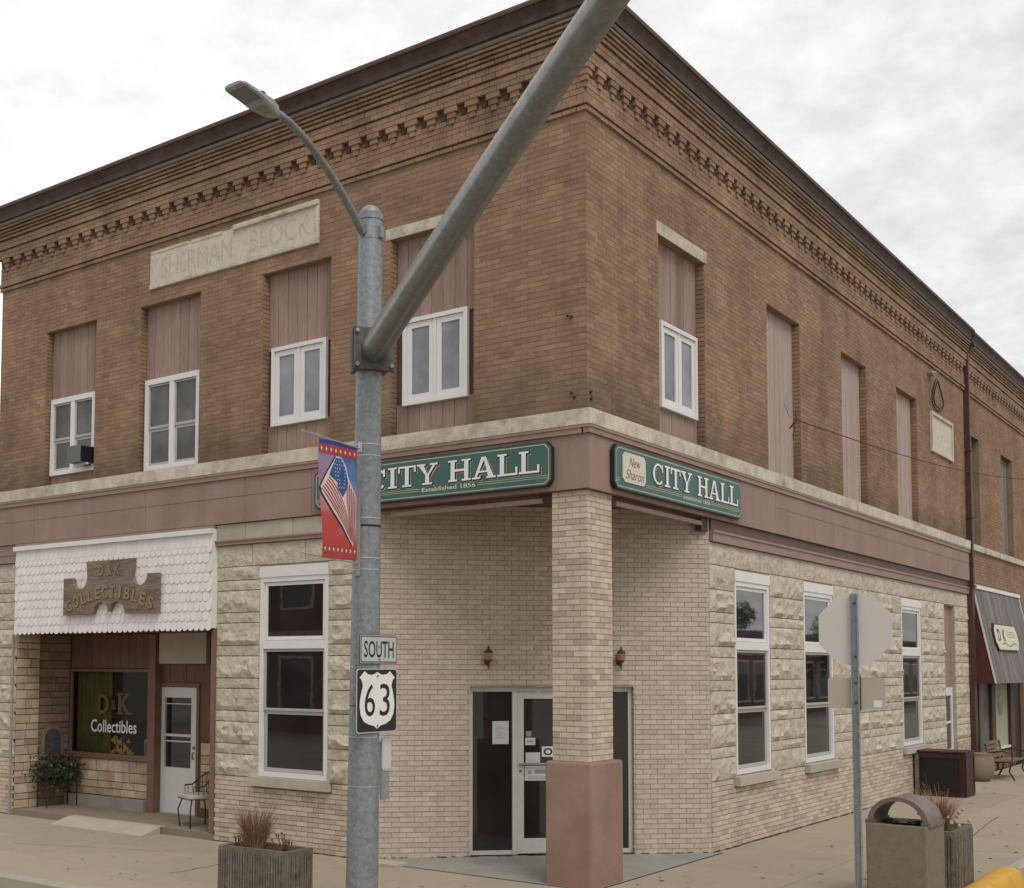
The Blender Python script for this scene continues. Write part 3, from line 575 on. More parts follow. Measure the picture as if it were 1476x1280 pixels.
# entrance slab
mb = MB(); z = GZ+.006; mb.add([(-3.46, -.12, z), (.12, -.12, z), (.12, 3.5, z), (.0, 3.5, z), (-3.42, 0.02, z)], [(0, 1, 2, 3, 4)]); mb.build('entrance_slab', 'slab_grey', pavo)
mb = MB(); mb.box(ID, -3.4, -2.62, -.30, .0, GZ-.01, GZ+.035); mb.build('broken_slab_edge', 'ramp', pavo)
# entrance frame
en = group_part('entrance', BH); p0, p1 = -.155, -.095
mb = MB(); mb.box(FC, 1.463, 1.513, p0, p1, GZ+.01, 2.165); mb.box(FC, 3.687, 3.737, p0, p1, GZ+.01, 2.165); mb.box(FC, 1.513, 3.687, p0, p1, 2.10, 2.165); mb.box(FC, 1.513, 2.06, p0, p1, GZ+.01, GZ+.065)
mb.box(FC, 2.06, 2.13, p0, p1+.01, GZ+.01, 2.10); mb.box(FC, 3.06, 3.13, p0, p1+.01, GZ+.01, 2.10); mb.box(FC, 3.13, 3.687, p0, p1, GZ+.01, GZ+.065); mb.build('door_frame', 'aluminium', en)
mb = MB(); mb.box(FC, 1.513, 2.06, -.135, -.125, GZ+.065, 2.10); mb.build('pane', 'glass_dark', en); mb = MB(); mb.box(FC, 3.13, 3.687, -.135, -.125, GZ+.065, 2.10); mb.build('pane', 'glass_dark', en)
mb = MB(); mb.frame(FC, 2.135, 3.055, GZ+.02, 2.095, .085, -.15, -.10, wt=.09, wb=.2); mb.build('glass_door', 'aluminium', en)
mb = MB(); mb.box(FC, 2.22, 2.97, -.135, -.125, GZ+.22, 2.005); mb.build('pane', 'glass_dark', en)
mb = MB(); mb.tube([FC.P(2.15, -.07, 1.12), FC.P(3.03, -.07, 1.12)], .014, 8); mb.tube([FC.P(2.18, -.10, 1.12), FC.P(2.18, -.07, 1.12)], .01, 6); mb.tube([FC.P(3.0, -.10, 1.12), FC.P(3.0, -.07, 1.12)], .01, 6); mb.tube([FC.P(2.175, -.10, 1.03), FC.P(2.175, -.085, 1.03)], .016, 8); mb.build('push_bar', 'chrome', en)
def sheet(F, u0, u1, z0, z1, p, m, nm, par): return MB().box(F, u0, u1, p-.004, p, z0, z1).build(nm, m, par)
nd = sheet(FC, 1.79, 2.015, 1.39, 1.70, -.119, 'paper', 'posted_notice', en)
mb = MB(); 
for k in range(9): mb.box(FC, 1.83, 1.93+.05*((k*7) % 3)/2, -.119, -.1175, 1.62-k*.02, 1.625-k*.02)
mb.build('print_lines', 'print', en)
sheet(FC, 2.255, 2.33, 1.49, 1.565, -.119, 'print', 'sticker', en); sheet(FC, 2.245, 2.385, 1.375, 1.475, -.119, 'paper', 'sticker', en); sheet(FC, 2.25, 2.45, 1.135, 1.275, -.119, 'paper', 'posted_notice', en)
sheet(FC, 2.235, 2.66, .895, 1.095, -.119, 'paper', 'posted_notice', en)
mb = MB(); mb.box(FC, 2.27, 2.36, -.119, -.1175, 1.415, 1.435); mb.box(FC, 2.28, 2.33, -.119, -.1175, .985, 1.03)
for k in range(2): mb.box(FC, 2.28, 2.6, -.119, -.1175, .92+k*.022, .927+k*.022)
mb.box(FC, 2.37, 2.6, -.119, -.1175, .99, 1.04); mb.build('print_lines', 'print', en)
sheet(FC, 2.475, 2.93, 1.215, 1.355, -.118, 'sticker', 'open_sign', en)
mb = MB(); text(mb, FC, 'OPEN', 2.50, 2.90, 1.235, 1.335, -.1165, off=.03); mb.build('open_lettering', 'black', en)
# column and red base
cm = group_part('corner_column', BH)
CB = {}
def cbrick(F, u0, u1, d, z, key):
    w = round(u1-u0, 3)
    if key not in CB:
        mb = MB(); mb.box(F, 0, w-.008, -d, 0, .004, .0637); o = mb.build('brick', 'cream_brick', cm); CB[key] = (o, o.location.copy(), -wl(cm))
        base = o
    else:
        o = CB[key][0].copy(); COL.objects.link(o)
    v = F.P(u0+.004, 0, z); o.location = Vector(v)+F.dp*rnd.uniform(-.0015, .0015)
k = 0; z = 1.335
while z < 4.495:
    if k % 2 == 0:
        for (a, b) in ((-.48, -.39), (-.39, -.1915)): cbrick(FL, a, b, .09, z, ('L', round(b-a, 3)))
        cbrick(FL, -.1915, .0, .094, z, ('Lc',))
        for (a, b) in ((.10, .30), (.30, .50), (.50, .60)): cbrick(FR, a, b, .09, z, ('R', round(b-a, 3)))
    else:
        for (a, b) in ((-.48, -.29), (-.29, -.10)): cbrick(FL, a, b, .09, z, ('L', round(b-a, 3)))
        cbrick(FR, .0, .1985, .094, z, ('Rc',))
        for (a, b) in ((.1985, .3985), (.3985, .60)): cbrick(FR, a, b, .09, z, ('R', round(b-a, 3)))
    z += .0677; k += 1
mb = MB(); mb.box(ID, -.472, -.008, .008, .592, 1.3, 4.53); mb.build('mortar_core', 'tan_mortar', cm)
def rbox(x0, x1, y0, y1, z0, z1, r, n=5, top=.03):
    pts = []
    for (cx, cy, a0) in ((x1-r, y1-r, 0), (x0+r, y1-r, 90), (x0+r, y0+r, 180), (x1-r, y0+r, 270)):
        for i in range(n+1): a = R(a0+90*i/n); pts.append((cx, cy, math.cos(a)*r, math.sin(a)*r))
    V = []; k = len(pts); lv = [(z0, 1, 0), (z1-top, 1, 0), (z1-top*.4, 1, .25), (z1, 1, 1)]
    for (z, s_, t) in lv:
        for (cx, cy, dx, dy) in pts: V.append((cx+dx*(1-t*.5), cy+dy*(1-t*.5), z))
    fs = []
    for l_ in range(len(lv)-1):
        for i in range(k): fs.append((l_*k+i, l_*k+(i+1) % k, (l_+1)*k+(i+1) % k, (l_+1)*k+i))
    fs.append(tuple((len(lv)-1)*k+i for i in range(k))); return V, fs
V, fs = rbox(-.535, .10, -.10, .68, GZ, 1.335, .05); mb = MB(); mb.add(V, fs); o = mb.build('column_base', 'red_base', cm); smooth_auto(o, 50)
# rusty hooks on corner
mb = MB()
for (u, z) in ((-.2, 5.68), (-.16, 5.62), (.08, 5.68), (.09, 5.60)): mb.tube([FL.P(u, 0, z), FL.P(u, .03, z)] if u < 0 else [FR.P(u, 0, z), FR.P(u, .03, z)], .016, 6)
mb.tube([FL.P(-.19, 0, 6.6), FL.P(-.19, .05, 6.6), FL.P(-.19, .055, 6.56)], .012, 6); mb.tube([FL.P(-.25, 0, 6.62), FL.P(-.25, .03, 6.62)], .012, 6); mb.build('wall_hook', 'iron', BH)
# lintels
stone(FL, -3.05, -1.55, 8.13, 8.28, BH, 'sill', 'lintel', bulge=.004, base=.012, j=.002, back=-.1, cell=.15)
stone(FR, 1.86, 3.43, 8.13, 8.30, BH, 'sill', 'lintel', bulge=.004, base=.012, j=.002, back=-.1, cell=.15)
# SHERMAN BLOCK tablet
ta = group_part('name_tablet', BH)
mb = MB(); mb.box(FL, -7.80, -4.28, -.05, .012, 8.40, 8.95); mb.build('tablet_face', 'plaque', ta)
stone(FL, -7.83, -4.25, 8.365, 8.425, ta, 'sill', 'tablet_border', bulge=.012, base=.035, j=.0, back=0, cell=.05)
stone(FL, -5.95, -4.25, 8.915, 8.985, ta, 'sill', 'tablet_border', bulge=.012, base=.05, j=.0, back=0, cell=.05)
stone(FL, -7.82, -6.95, 8.93, 8.97, ta, 'sill', 'tablet_border', bulge=.008, base=.02, j=.0, back=0, cell=.04)
stone(FL, -6.9, -6.2, 8.915, 8.965, ta, 'sill', 'tablet_border', bulge=.012, base=.018, j=.0, back=0, cell=.04)
stone(FL, -4.31, -4.25, 8.43, 8.91, ta, 'sill', 'tablet_border', bulge=.006, base=.03, j=.0, back=0, cell=.05)
stone(FL, -7.83, -7.79, 8.43, 8.92, ta, 'sill', 'tablet_border', bulge=.006, base=.02, j=.0, back=0, cell=.05)
mb = MB(); text(mb, FL, 'SHERMAN', -7.58, -6.0, 8.51, 8.83, .0135, off=-.008); mb.build('tablet_lettering', 'letter_cut', ta); mb = MB(); text(mb, FL, 'BLOCK', -5.62, -4.42, 8.52, 8.84, .0135, off=-.008); mb.build('tablet_lettering', 'letter_cut', ta)
tb = group_part('blank_tablet', BH); MB().box(FR, 15.2, 16.88, -.02, .015, 7.25, 8.0).build('tablet_face', 'plaque', tb)
for (a, b, c, d) in ((15.13, 16.95, 7.18, 7.25), (15.13, 16.95, 8.0, 8.07), (15.13, 15.2, 7.25, 8.0), (16.88, 16.95, 7.25, 8.0)): stone(FR, a, b, c, d, tb, 'sill', 'tablet_border', bulge=.006, base=.05, j=.0, back=0, cell=.1)

# ---- boarded openings and windows (measured on the wall plane, pushed back along the sight line)
def cL(u, p): return u+(u-CAM.x)*(-p)/12.344
def cR(u, p): return u+(u-CAM.y)*(-p)/6.951
def cz(z, p, d): return z+(z-2.42)*(-p)/d
def planks(F, u0, u1, z0, z1, p, par, m, w=.2, skip=None):
    n = max(1, round((u1-u0)/w)); w = (u1-u0)/n
    for k in range(n):
        a = u0+k*w; q_ = p+rnd.uniform(-.002, .002)
        if skip and a+w > skip[0]+.02 and a < skip[1]-.02:
            for (c, d) in ((z0, skip[2]+.03), (skip[3]-.03, z1)): MB().box(F, a+.004, a+w-.004, q_-.018, q_, c, d).build('plank', m, par)
        else: MB().box(F, a+.004, a+w-.004, q_-.018, q_, z0, z1).build('plank', m, par)
def casement(F, u0, u1, z0, z1, p, par, pane='glass_blind'):
    w = group_part('window', par) if False else par
    mb = MB(); mb.frame(F, u0, u1, z0, z1, .055, p, p+.055); um = (u0+u1)/2; mb.box(F, um-.018, um+.018, p, p+.04, z0+.055, z1-.055)
    fr = mb.build('window', 'white', par)
    for (a, b) in ((u0+.06, um-.022), (um+.022, u1-.06)):
        mb = MB(); mb.frame(F, a, b, z0+.06, z1-.06, .075, p, p+.03); mb.build('sash', 'white', fr)
        MB().box(F, a+.073, b-.073, p+.004, p+.012, z0+.133, z1-.133).build('pane', pane, fr)
    return fr
def hung(F, u0, u1, z0, z1, p, par, pane='glass_screen'):
    mb = MB(); mb.frame(F, u0, u1, z0, z1, .07, p, p+.055, wt=.085); um = (u0+u1)/2; mb.box(F, um-.05, um+.05, p, p+.05, z0+.07, z1-.085); fr = mb.build('window', 'white', par)
    for i, (a, b) in enumerate(((u0+.07, um-.05), (um+.05, u1-.07))):
        zm = z0+.07+(z1-z0-.155)*.47; mb = MB(); mb.frame(F, a, b, zm-.02, z1-.087, .03, p+.012, p+.03, wb=.04); mb.build('sash', 'rail_grey', fr)
        mb = MB(); mb.frame(F, a, b, z0+.072, zm-.022, .045, p, p+.012); mb.build('sash', 'rail_grey', fr)
        MB().box(F, a+.03, b-.03, p+.008, p+.016, zm+.02, z1-.117).build('pane', pane, fr); MB().box(F, a+.045, b-.045, p-.006, p+.004, z0+.117, zm-.067).build('pane', pane, fr)
    return fr
PP = -.13
def opening(F, hole, win, style, cu, dist, m='plank', wtop=None):
    par = group_part('boarded_opening', BH); (a, b, c, d) = hole
    MB().box(F, a, b, PP-.03, PP-.02, c, d).build('board_backing', 'fascia_dark', par)
    if win:
        wu0, wu1, wz0, wz1 = cu(win[0], PP+.04), cu(win[1], PP+.04), cz(win[2], PP+.04, dist), cz(win[3], PP+.04, dist)
        planks(F, a+.01, b-.01, c, d, PP, par, m, skip=(wu0, wu1, wz0, wz1))
        wp = BH
        return style(F, wu0, wu1, wz0, wz1, PP+.002, wp)
    planks(F, a+.01, b-.01, c, d, PP, par, m)
opening(FL, HL[0], (-10.34, -9.16, 5.63, 6.93), hung, cL, 12.344)
opening(FL, HL[1], (-7.91, -6.66, 5.48, 6.92), hung, cL, 12.344)
opening(FL, HL[2], (-5.15, -4.10, 5.86, 7.00), casement, cL, 12.344)
opening(FL, HL[3], (-2.75, -1.71, 5.85, 7.0), casement, cL, 12.344)
opening(FR, HR[0], (1.96, 3.08, 5.84, 6.99), casement, cR, 6.951)
for h in HR[1:]: opening(FR, h, None, None, cR, 6.951, 'plank_light')
# loose peeled patch + hook on second boarded opening
mb = MB(); mb.poly(FR, [(6.72, 6.75), (6.98, 6.55), (6.98, 7.05), (6.9, 7.02)], PP+.003, PP+.007); mb.build('peeled_patch', 'print', BH)
# ---- ground floor tall windows
def tall(F, u0, u1, z0, z1, sk, par=BH):
    par = BH; p = -.055; mb = MB(); mb.box(F, u0, u1, p, p+.06, z1-.16, z1-.005); mb.frame(F, u0, u1, z0, z1-.16, .07, p, p+.045); mb.box(F, u0+.07, u1-.07, p, p+.045, z0+1.80, z0+1.92)
    fr = mb.build('window', 'white', par)
    mb = MB(); mb.frame(F, u0+.075, u1-.075, z0+1.925, z1-.235, .05, p-.01, p+.02); mb.build('sash', 'white', fr)
    MB().box(F, u0+.12, u1-.12, p-.004, p+.004, z0+1.97, z1-.28).build('pane', sk, fr)
    zm = z0+.95; mb = MB(); mb.frame(F, u0+.075, u1-.075, zm-.02, z0+1.795, .035, p-.0, p+.025); mb.build('sash', 'rail_grey', fr)
    mb = MB(); mb.frame(F, u0+.075, u1-.075, z0+.075, zm-.022, .05, p-.02, p+.0); mb.build('sash', 'rail_grey', fr)
    MB().box(F, u0+.105, u1-.105, p, p+.008, zm+.01, z0+1.765).build('pane', 'glass_dark', fr); MB().box(F, u0+.12, u1-.12, p-.018, p-.01, z0+.12, zm-.07).build('pane', 'glass_dark', fr)
tall(FL, -5.34, -4.03, .88, 3.86, 'glass_dark'); tall(FR, 4.31, 5.65, .90, 3.86, 'glass_sky'); tall(FR, 7.13, 8.55, .90, 3.86, 'glass_sky'); tall(FR, 12.66, 14.07, .90, 3.86, 'glass_dark')
# side door, right end
mb = MB(); mb.box(FR, 15.94, 16.86, -.16, -.1, 2.02, 3.86); mb.build('transom_panel', 'fascia', BH)
mb = MB(); mb.frame(FR, 15.95, 16.85, GZ, 2.02, .13, -.13, -.08, wt=.18, wb=.75); mb.box(FR, 16.08, 16.72, -.12, -.085, 1.22, 1.27); sd = mb.build('side_door', 'door_white', BH)
MB().box(FR, 16.08, 16.72, -.115, -.105, .65, 1.22).build('pane', 'glass_dark', sd); MB().box(FR, 16.08, 16.72, -.115, -.105, 1.27, 1.84).build('pane', 'glass_dark', sd)

# ---- storefront recess
sf = group_part('storefront', BH)
mb = MB(); mb.box(ID, -11.2, -6.2, 2.3, 2.35, -.1, 4.4)
mb.box(ID, -11.2, -6.2, 0.0, 2.3, 2.98, 3.02); mb.box(ID, -6.22, -6.1, .035, 1.3, -.2, 3.0); mb.build('shop_shell', 'shop_wood', sf)
pl = MB(); pl.box(ID, -11.15, -6.22, -.04, 2.3, -.2, 0); pl.build('shop_step', 'step', sf)
mb = MB(); V = [(-9.55, -.06, .004), (-7.32, -.06, .004), (-7.32, -.42, GZ+.006), (-9.55, -.42, GZ+.006), (-9.55, -.06, -.12), (-7.32, -.06, -.12), (-7.32, -.42, -.12), (-9.55, -.42, -.12), (-9.55, .05, .006), (-7.32, .05, .006)]
mb.add(V, [(0, 3, 2, 1), (0, 4, 7, 3), (1, 2, 6, 5), (3, 7, 6, 2), (8, 0, 1, 9)]); mb.build('shop_ramp', 'ramp', sf)
def rubble(F, u0, u1, z0, z1, par, m, hmin=.10, hmax=.17, wmin=.14, wmax=.42):
    z = z0
    while z < z1-.02:
        h = rnd.uniform(hmin, hmax); e = z+h
        if z1-e < hmin*.8: e = z1
        u = u0
        while u < u1-.02:
            w = rnd.uniform(wmin, wmax); f = u+w
            if u1-f < wmin*.8: f = u1
            stone(F, u, f, z, e, par, m, 'rubble_stone', bulge=.012, base=.0, j=.007, back=-.02, cell=.09); u = f
        z = e
mb = MB(); mb.box(FSL, 0, 1.15, -.05, -.012, -.05, 2.98); mb.box(FSL, .0, .42, -.012, .03, -.02, 2.98); mb.box(FS, -11.15, -8.97, -.1, -.012, .0, .85); mb.build('rubble_backing', 'dark_mortar', sf); mb = MB(); mb.box(FS, -7.75, -6.3, -.1, -.012, .0, 1.2); mb.build('rubble_backing', 'dark_mortar', sf)
class _(object): pass
FSL2 = Face((-11.105, 0, 0), (0, 1, 0), (1, 0, 0)); FP = Face((0, -.012, 0), (1, 0, 0), (0, -1, 0))
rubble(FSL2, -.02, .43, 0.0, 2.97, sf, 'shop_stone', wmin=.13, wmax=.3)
rubble(FSL, .43, 1.1, .0, 2.97, sf, 'shaded_stone', wmin=.2, wmax=.4)
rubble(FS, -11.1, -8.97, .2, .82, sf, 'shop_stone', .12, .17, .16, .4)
rubble(FS, -7.72, -6.8, .15, 1.2, sf, 'shop_stone', .12, .17, .2, .4)
mb = MB(); mb.box(FS, -11.12, -8.99, -.05, .10, .0, .19); mb.build('plinth', 'slab_grey', sf)
mb = MB(); mb.box(FS, -11.12, -8.97, -.05, .03, .825, .87); mb.frame(FS, -11.12, -8.97, .871, 2.38, .05, -.05, .02); mb.box(FS, -8.969, -8.80, -.1, .05, .0, 2.96); mb.build('shopfront_frame', 'shop_trim', sf)
planks(FS, -11.12, -8.97, 2.39, 2.97, .0, sf, 'shop_wood', .2); planks(FS, -8.80, -7.0, 2.152, 2.97, -.1, sf, 'shop_wood', .2); planks(FS, -7.93, -6.3, 1.2, 2.15, -.1, sf, 'shop_wood', .2); planks(FS, -7.93, -7.72, .0, 1.2, -.1, sf, 'shop_wood', .2)
MB().box(FS, -8.76, -7.62, -.08, .01, 2.47, 2.975).build('cream_board', 'slate', sf)
mb = MB(); mb.box(FS, -7.42, -7.3, -.1, .06, .0, 2.97); mb.build('dark_post', 'fascia_dark', sf)
MB().box(FL, -6.30, -6.212, -.25, .028, .0, 2.985).build('jamb_post', 'shop_trim', sf)
MB().quad(FS.P(-11.07, -.014, .92), FS.P(-9.02, -.014, .92), FS.P(-9.02, -.014, 2.33), FS.P(-11.07, -.014, 2.33)).build('shop_pane', 'glass_clear', sf)
# curtain and display inside
mb = MB(); n = 44; V = []; fs = []
for k in range(n+1):
    u = -11.05+.95*k/n; y = 1.19+.03*math.sin(k*1.15)+.01*math.sin(k*2.7)
    V += [(u, y, .87), (u, y+.01, 2.34)]
for k in range(n): fs.append((2*k, 2*k+2, 2*k+3, 2*k+1))
mb.add(V, fs); mb.build('curtain', 'curtain', sf, smooth=True)
mb = MB(); mb.box(ID, -11.1, -8.9, 1.2, 1.55, .80, .86); mb.box(ID, -10.1, -9.0, 1.5, 1.55, 1.5, 1.53); mb.box(ID, -11.12, -8.9, 1.9, 1.95, 0, 2.9); mb.build('display_shelf', 'shop_dark', sf)
mb = MB()
for k in range(16):
    x = -10.05+rnd.uniform(0, .6); z = .87+rnd.uniform(.02, .3)*(1 if k % 2 else .6); a = rnd.uniform(0, 3); r_ = rnd.uniform(.03, .07)
    mb.poly(Face((0, 1.18+rnd.uniform(-.02, .02), 0), (1, 0, 0), (0, -1, 0)), [(x+r_*math.cos(a+t)*(1.6 if i % 2 else .7), z+r_*math.sin(a+t)*(1.6 if i % 2 else .7)) for i, t in enumerate([j*math.pi/3 for j in range(6)])], 0, .008)
mb.build('leaf_ornament', 'orange', sf)
mb = MB(); mb.box(ID, -9.3, -9.14, 1.25, 1.38, .86, .90); mb.frame(Face((0, 1.26, 0), (1, 0, 0), (0, -1, 0)), -9.29, -9.15, .9, 1.18, .02, -.09, 0); mb.lathe((-9.22, 1.31, 1.18), [(.07, 0), (.02, .06), (.02, .09)], 6); mb.build('white_lantern_ornament', 'white', sf)
mb = MB(); FG = Face((0, 1.1, 0), (1, 0, 0), (0, -1, 0)); text(mb, FG, 'Collectibles', -10.55, -9.33, 1.28, 1.50, -.012, off=.012); mb.build('window_lettering', 'letter_white', sf)
mb = MB(); text(mb, FG, 'K', -9.82, -9.48, 1.60, 1.96, -.012, off=.03); mb.box(FG, -9.86, -9.68, -.0125, -.0118, 1.60, 1.63); mb.box(FG, -9.62, -9.45, -.0125, -.0118, 1.60, 1.63); mb.box(FG, -9.86, -9.68, -.0125, -.0118, 1.93, 1.96); text(mb, FG, 'D', -10.37, -10.07, 1.60, 1.94, -.012, off=.02); text(mb, FG, '&', -10.0, -9.88, 1.68, 1.84, -.012); mb.build('window_lettering', 'gold_dim', sf, kind='stuff')
# storm door
FD = Face((0, 1.25, 0), (1, 0, 0), (0, -1, 0))
mb = MB(); mb.frame(FD, -8.86, -7.93, .0, 2.08, .14, .0, .05, wt=.17, wb=.76);
mb.box(FD, -8.72, -8.07, .01, .045, 1.27, 1.31); mb.box(FD, -8.72, -8.07, .01, .04, 1.18, 1.20); mb.box(FD, -8.72, -8.07, .01, .04, 1.80, 1.815); dr = mb.build('storm_door', 'door_white', sf)
mb = MB(); mb.box(FD, -8.93, -8.865, -.02, .075, .0, 2.15); mb.box(FD, -7.925, -7.86, -.02, .075, .0, 2.15); mb.box(FD, -8.865, -7.925, -.02, .075, 2.085, 2.15); mb.build('door_surround', 'shop_trim', sf)
MB().box(FD, -8.72, -8.07, .005, .012, .76, 1.91).build('storm_door_pane', 'glass_dark', sf)
mb = MB(); mb.tube([FD.P(-7.99, .05, 1.02), FD.P(-7.99, .09, 1.02), FD.P(-7.99, .09, .92), FD.P(-7.99, .05, .92)], .012, 6); mb.tube([FD.P(-7.99, .05, 1.1), FD.P(-7.99, .075, 1.1)], .025, 8); mb.build('door_handle', 'chrome', sf)
mb = MB(); mb.box(FD, -8.86, -7.93, -.02, .07, -.01, .02); mb.build('door_sill', 'rail_grey', sf)
mb = MB(); mb.tube([(-11.19, -.06, -.1), (-11.19, -.06, 2.96)], .022, 8); mb.build('conduit', 'conduit', BH)
# downspout
mb = MB(); mb.box(FR, 18.14, 18.26, .02, .13, 4.42, 10.12); mb.box(FR, 18.15, 18.25, .1, .28, 10.12, 10.22); mb.box(FR, 18.12, 18.28, .01, .15, 7.6, 7.63); mb.box(FR, 18.12, 18.28, .01, .15, 6.0, 6.03); mb.build('downspout', 'pipe', BH)
mb = MB(); mb.box(FR, 18.06, 18.30, -.1, .12, GZ, 4.40); mb.box(FR, 18.04, 18.32, -.1, .16, 4.36, 4.42); mb.build('corner_pilaster', 'pipe', BH)

# ============================================================ NEIGHBOUR BUILDING
B2 = thing('neighbour_building', 'brown brick two-storey building joined to the far right end of the city hall building', 'building', (-.2, 18.5, GZ))
Y2 = 34.
H2 = [(18.42, 19.62, 5.44, 8.13), (22.05, 23.42, 5.44, 8.13), (25.4, 26.8, 5.44, 8.13), (28.8, 30.2, 5.44, 8.13)]
HG2 = [(18.7, 19.8, .42, 2.6), (20.05, 21.0, .42, 2.6), (21.25, 22.75, .42, 2.6), (24.3, 27.5, .42, 2.6)]
mb = MB(); backing(mb, FR, YR+.02, Y2, 3.9, 10.45, H2, -.009, .16); backing(mb, FR, YR+.02, Y2, -.2, 3.9, [(18.35, 24.2, -.3, 2.8)], -.009, .2); mb.box(ID, XL, 0, Y2-.02, Y2, -.2, 10.4); mb.build('mortar_backing', 'mortar', B2)
mb = MB(); bricks(mb, FR, YR+.1, Y2, 2.7, 9.05, H2 + [(YR, 23.6, 2.0, 4.5), (YR, Y2, 5.27, 5.46)], off=1); mb.build('brick', 'brick_b', B2, 'brown facing bricks of the neighbour', 'stuff')
mb = MB(); frieze(mb, FR, YR+.05, Y2, dz=-.02); mb.build('frieze_brick', 'brick_b', B2, 'projecting brick courses of the neighbour frieze', 'stuff')
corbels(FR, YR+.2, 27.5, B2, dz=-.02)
cornice(CP, [], [(0, YR+.04, 1, 0), (0, Y2, 1, 0)], B2, CN, dz=-.04)
mb = MB(); mb.quad((XL, Y2, 10.42), (XL, YR, 10.42), (.05, YR, 10.42), (.05, Y2, 10.42)); mb.build('roof', 'far_roof', B2)
u = YR+.2
while u < 30:
    w = rnd.uniform(.9, 1.5); stone(FR, u, u+w, 5.29, 5.44, B2, 'sill', 'sill_stone', bulge=.015, base=.06, j=.003, back=-.02, cell=.1); u += w
for h in H2:
    par = group_part('boarded_opening', B2); MB().box(FR, h[0], h[1], -.17, -.16, h[2], h[3]).build('board_backing', 'shop_dark', par); planks(FR, h[0]+.02, h[1]-.02, h[2], h[3]-.02, -.14, par, 'old_board', .24)
# ground floor front under the awning
g2 = group_part('shopfront', B2)
mb = MB(); mb.box(FR, 18.33, 24.2, -.3, -.2, -.2, 2.9); mb.build('shopfront_backing', 'shop_dark', g2)
mb = MB(); bricks(mb, FR, 18.35, 19.95, GZ, .34, p=-.03); bricks(mb, FR, 21.1, 22.95, GZ, .40, p=-.03); mb.build('bulkhead_brick', 'red_brick', g2, 'red bricks under the neighbour shop windows', 'stuff')
mb = MB(); mb.box(FR, 18.35, 19.95, -.1, -.02, .345, .40); mb.build('bulkhead_sill', 'white', g2)
mb = MB(); mb.box(FR, 21.1, 22.95, -.1, -.02, .405, .455); mb.build('bulkhead_sill', 'white', g2)
MB().box(FR, 18.35, 18.98, -.12, -.06, .40, 2.3).build('side_panel', 'tan_panel', g2)
MB().box(FR, 19.12, 20.35, -.12, -.08, .40, 2.3).build('shop_pane', 'glass_screen', g2)
MB().box(FR, 19.12, 20.35, -.16, -.13, .40, 2.3).build('olive_panel', 'shop2_panel', g2)
for a, b in ((18.98, 19.12), (20.35, 20.75), (22.5, 22.95)): MB().box(FR, a, b, -.12, -.0, GZ, 2.9).build('shopfront_post', 'pipe', g2)
d2 = MB().box(FR, 20.77, 22.48, -.12, -.08, .46, 2.3).build('pale_door_panel', 'shop2_door', g2)
mb = MB(); mb.poly(FR, [(21.62+.26*math.cos(a), 1.52+.27*math.sin(a)) for a in [2*math.pi*k/20 for k in range(20)]], -.08, -.07); mb.build('oval_light', 'glass_dark', d2)
MB().box(FR, 22.97, 24.2, -.2, -.1, GZ, 2.9).build('dark_panel', 'maroon_black', g2)
# standing-seam awning
AW = thing('metal_awning', 'steep grey corrugated metal awning with dark red sides over the neighbour shopfront', 'awning', (.2, 18.4, 2.1))
ya, yb, zt, zb, pj = 18.36, 23.5, 4.36, 2.1, .48
mb = MB(); n = 46; V = []
for k in range(n*4+1):
    t = k/(n*4); y = ya+.03+(yb-ya-.06)*t; r_ = [0, .035, .035, 0][k % 4]
    V += [(.04+r_, y, zt), (pj+r_, y, zb)]
[mb.add([V[2*k], V[2*k+1], V[2*k+3], V[2*k+2]], [(0, 1, 2, 3)]) for k in range(n*4)]; mb.build('metal_sheet', 'metal_roof', AW)
for y in (ya, yb-.03):
    mb = MB(); mb.add([(.0, y, zb), (pj-.005, y, zb), (.03, y, zt), (.0, y, zt), (.0, y+.03, zb), (pj-.005, y+.03, zb), (.03, y+.03, zt), (.0, y+.03, zt)], [(0, 1, 2, 3), (7, 6, 5, 4), (0, 4, 5, 1), (1, 5, 6, 2)]); mb.build('side_board', 'awn_side', AW)
    mb = MB(); d = Vector((pj-.03, 0, zb-zt)).normalized(); nn = Vector((-d.z, 0, d.x))
    a = Vector((.045, y-.012, zt)); b = Vector((pj+.02, y-.012, zb)); w = Vector((0, .055, 0)); hh = nn*.03
    mb.add([a, b, b+w, a+w, a+hh, b+hh, b+w+hh, a+w+hh], [(0, 1, 5, 4), (4, 5, 6, 7), (1, 2, 6, 5), (3, 7, 6, 2), (0, 4, 7, 3), (0, 3, 2, 1)]); mb.build('edge_trim', 'aluminium', AW)
MB().box(FR, ya, yb, -.0, .10, zt, zt+.09).build('top_flashing', 'white', AW)
mb = MB(); mb.quad((0, ya, zb+.01), (0, yb, zb+.01), (pj, yb, zb+.01), (pj, ya, zb+.01)); mb.build('underside', 'awn_side', AW)
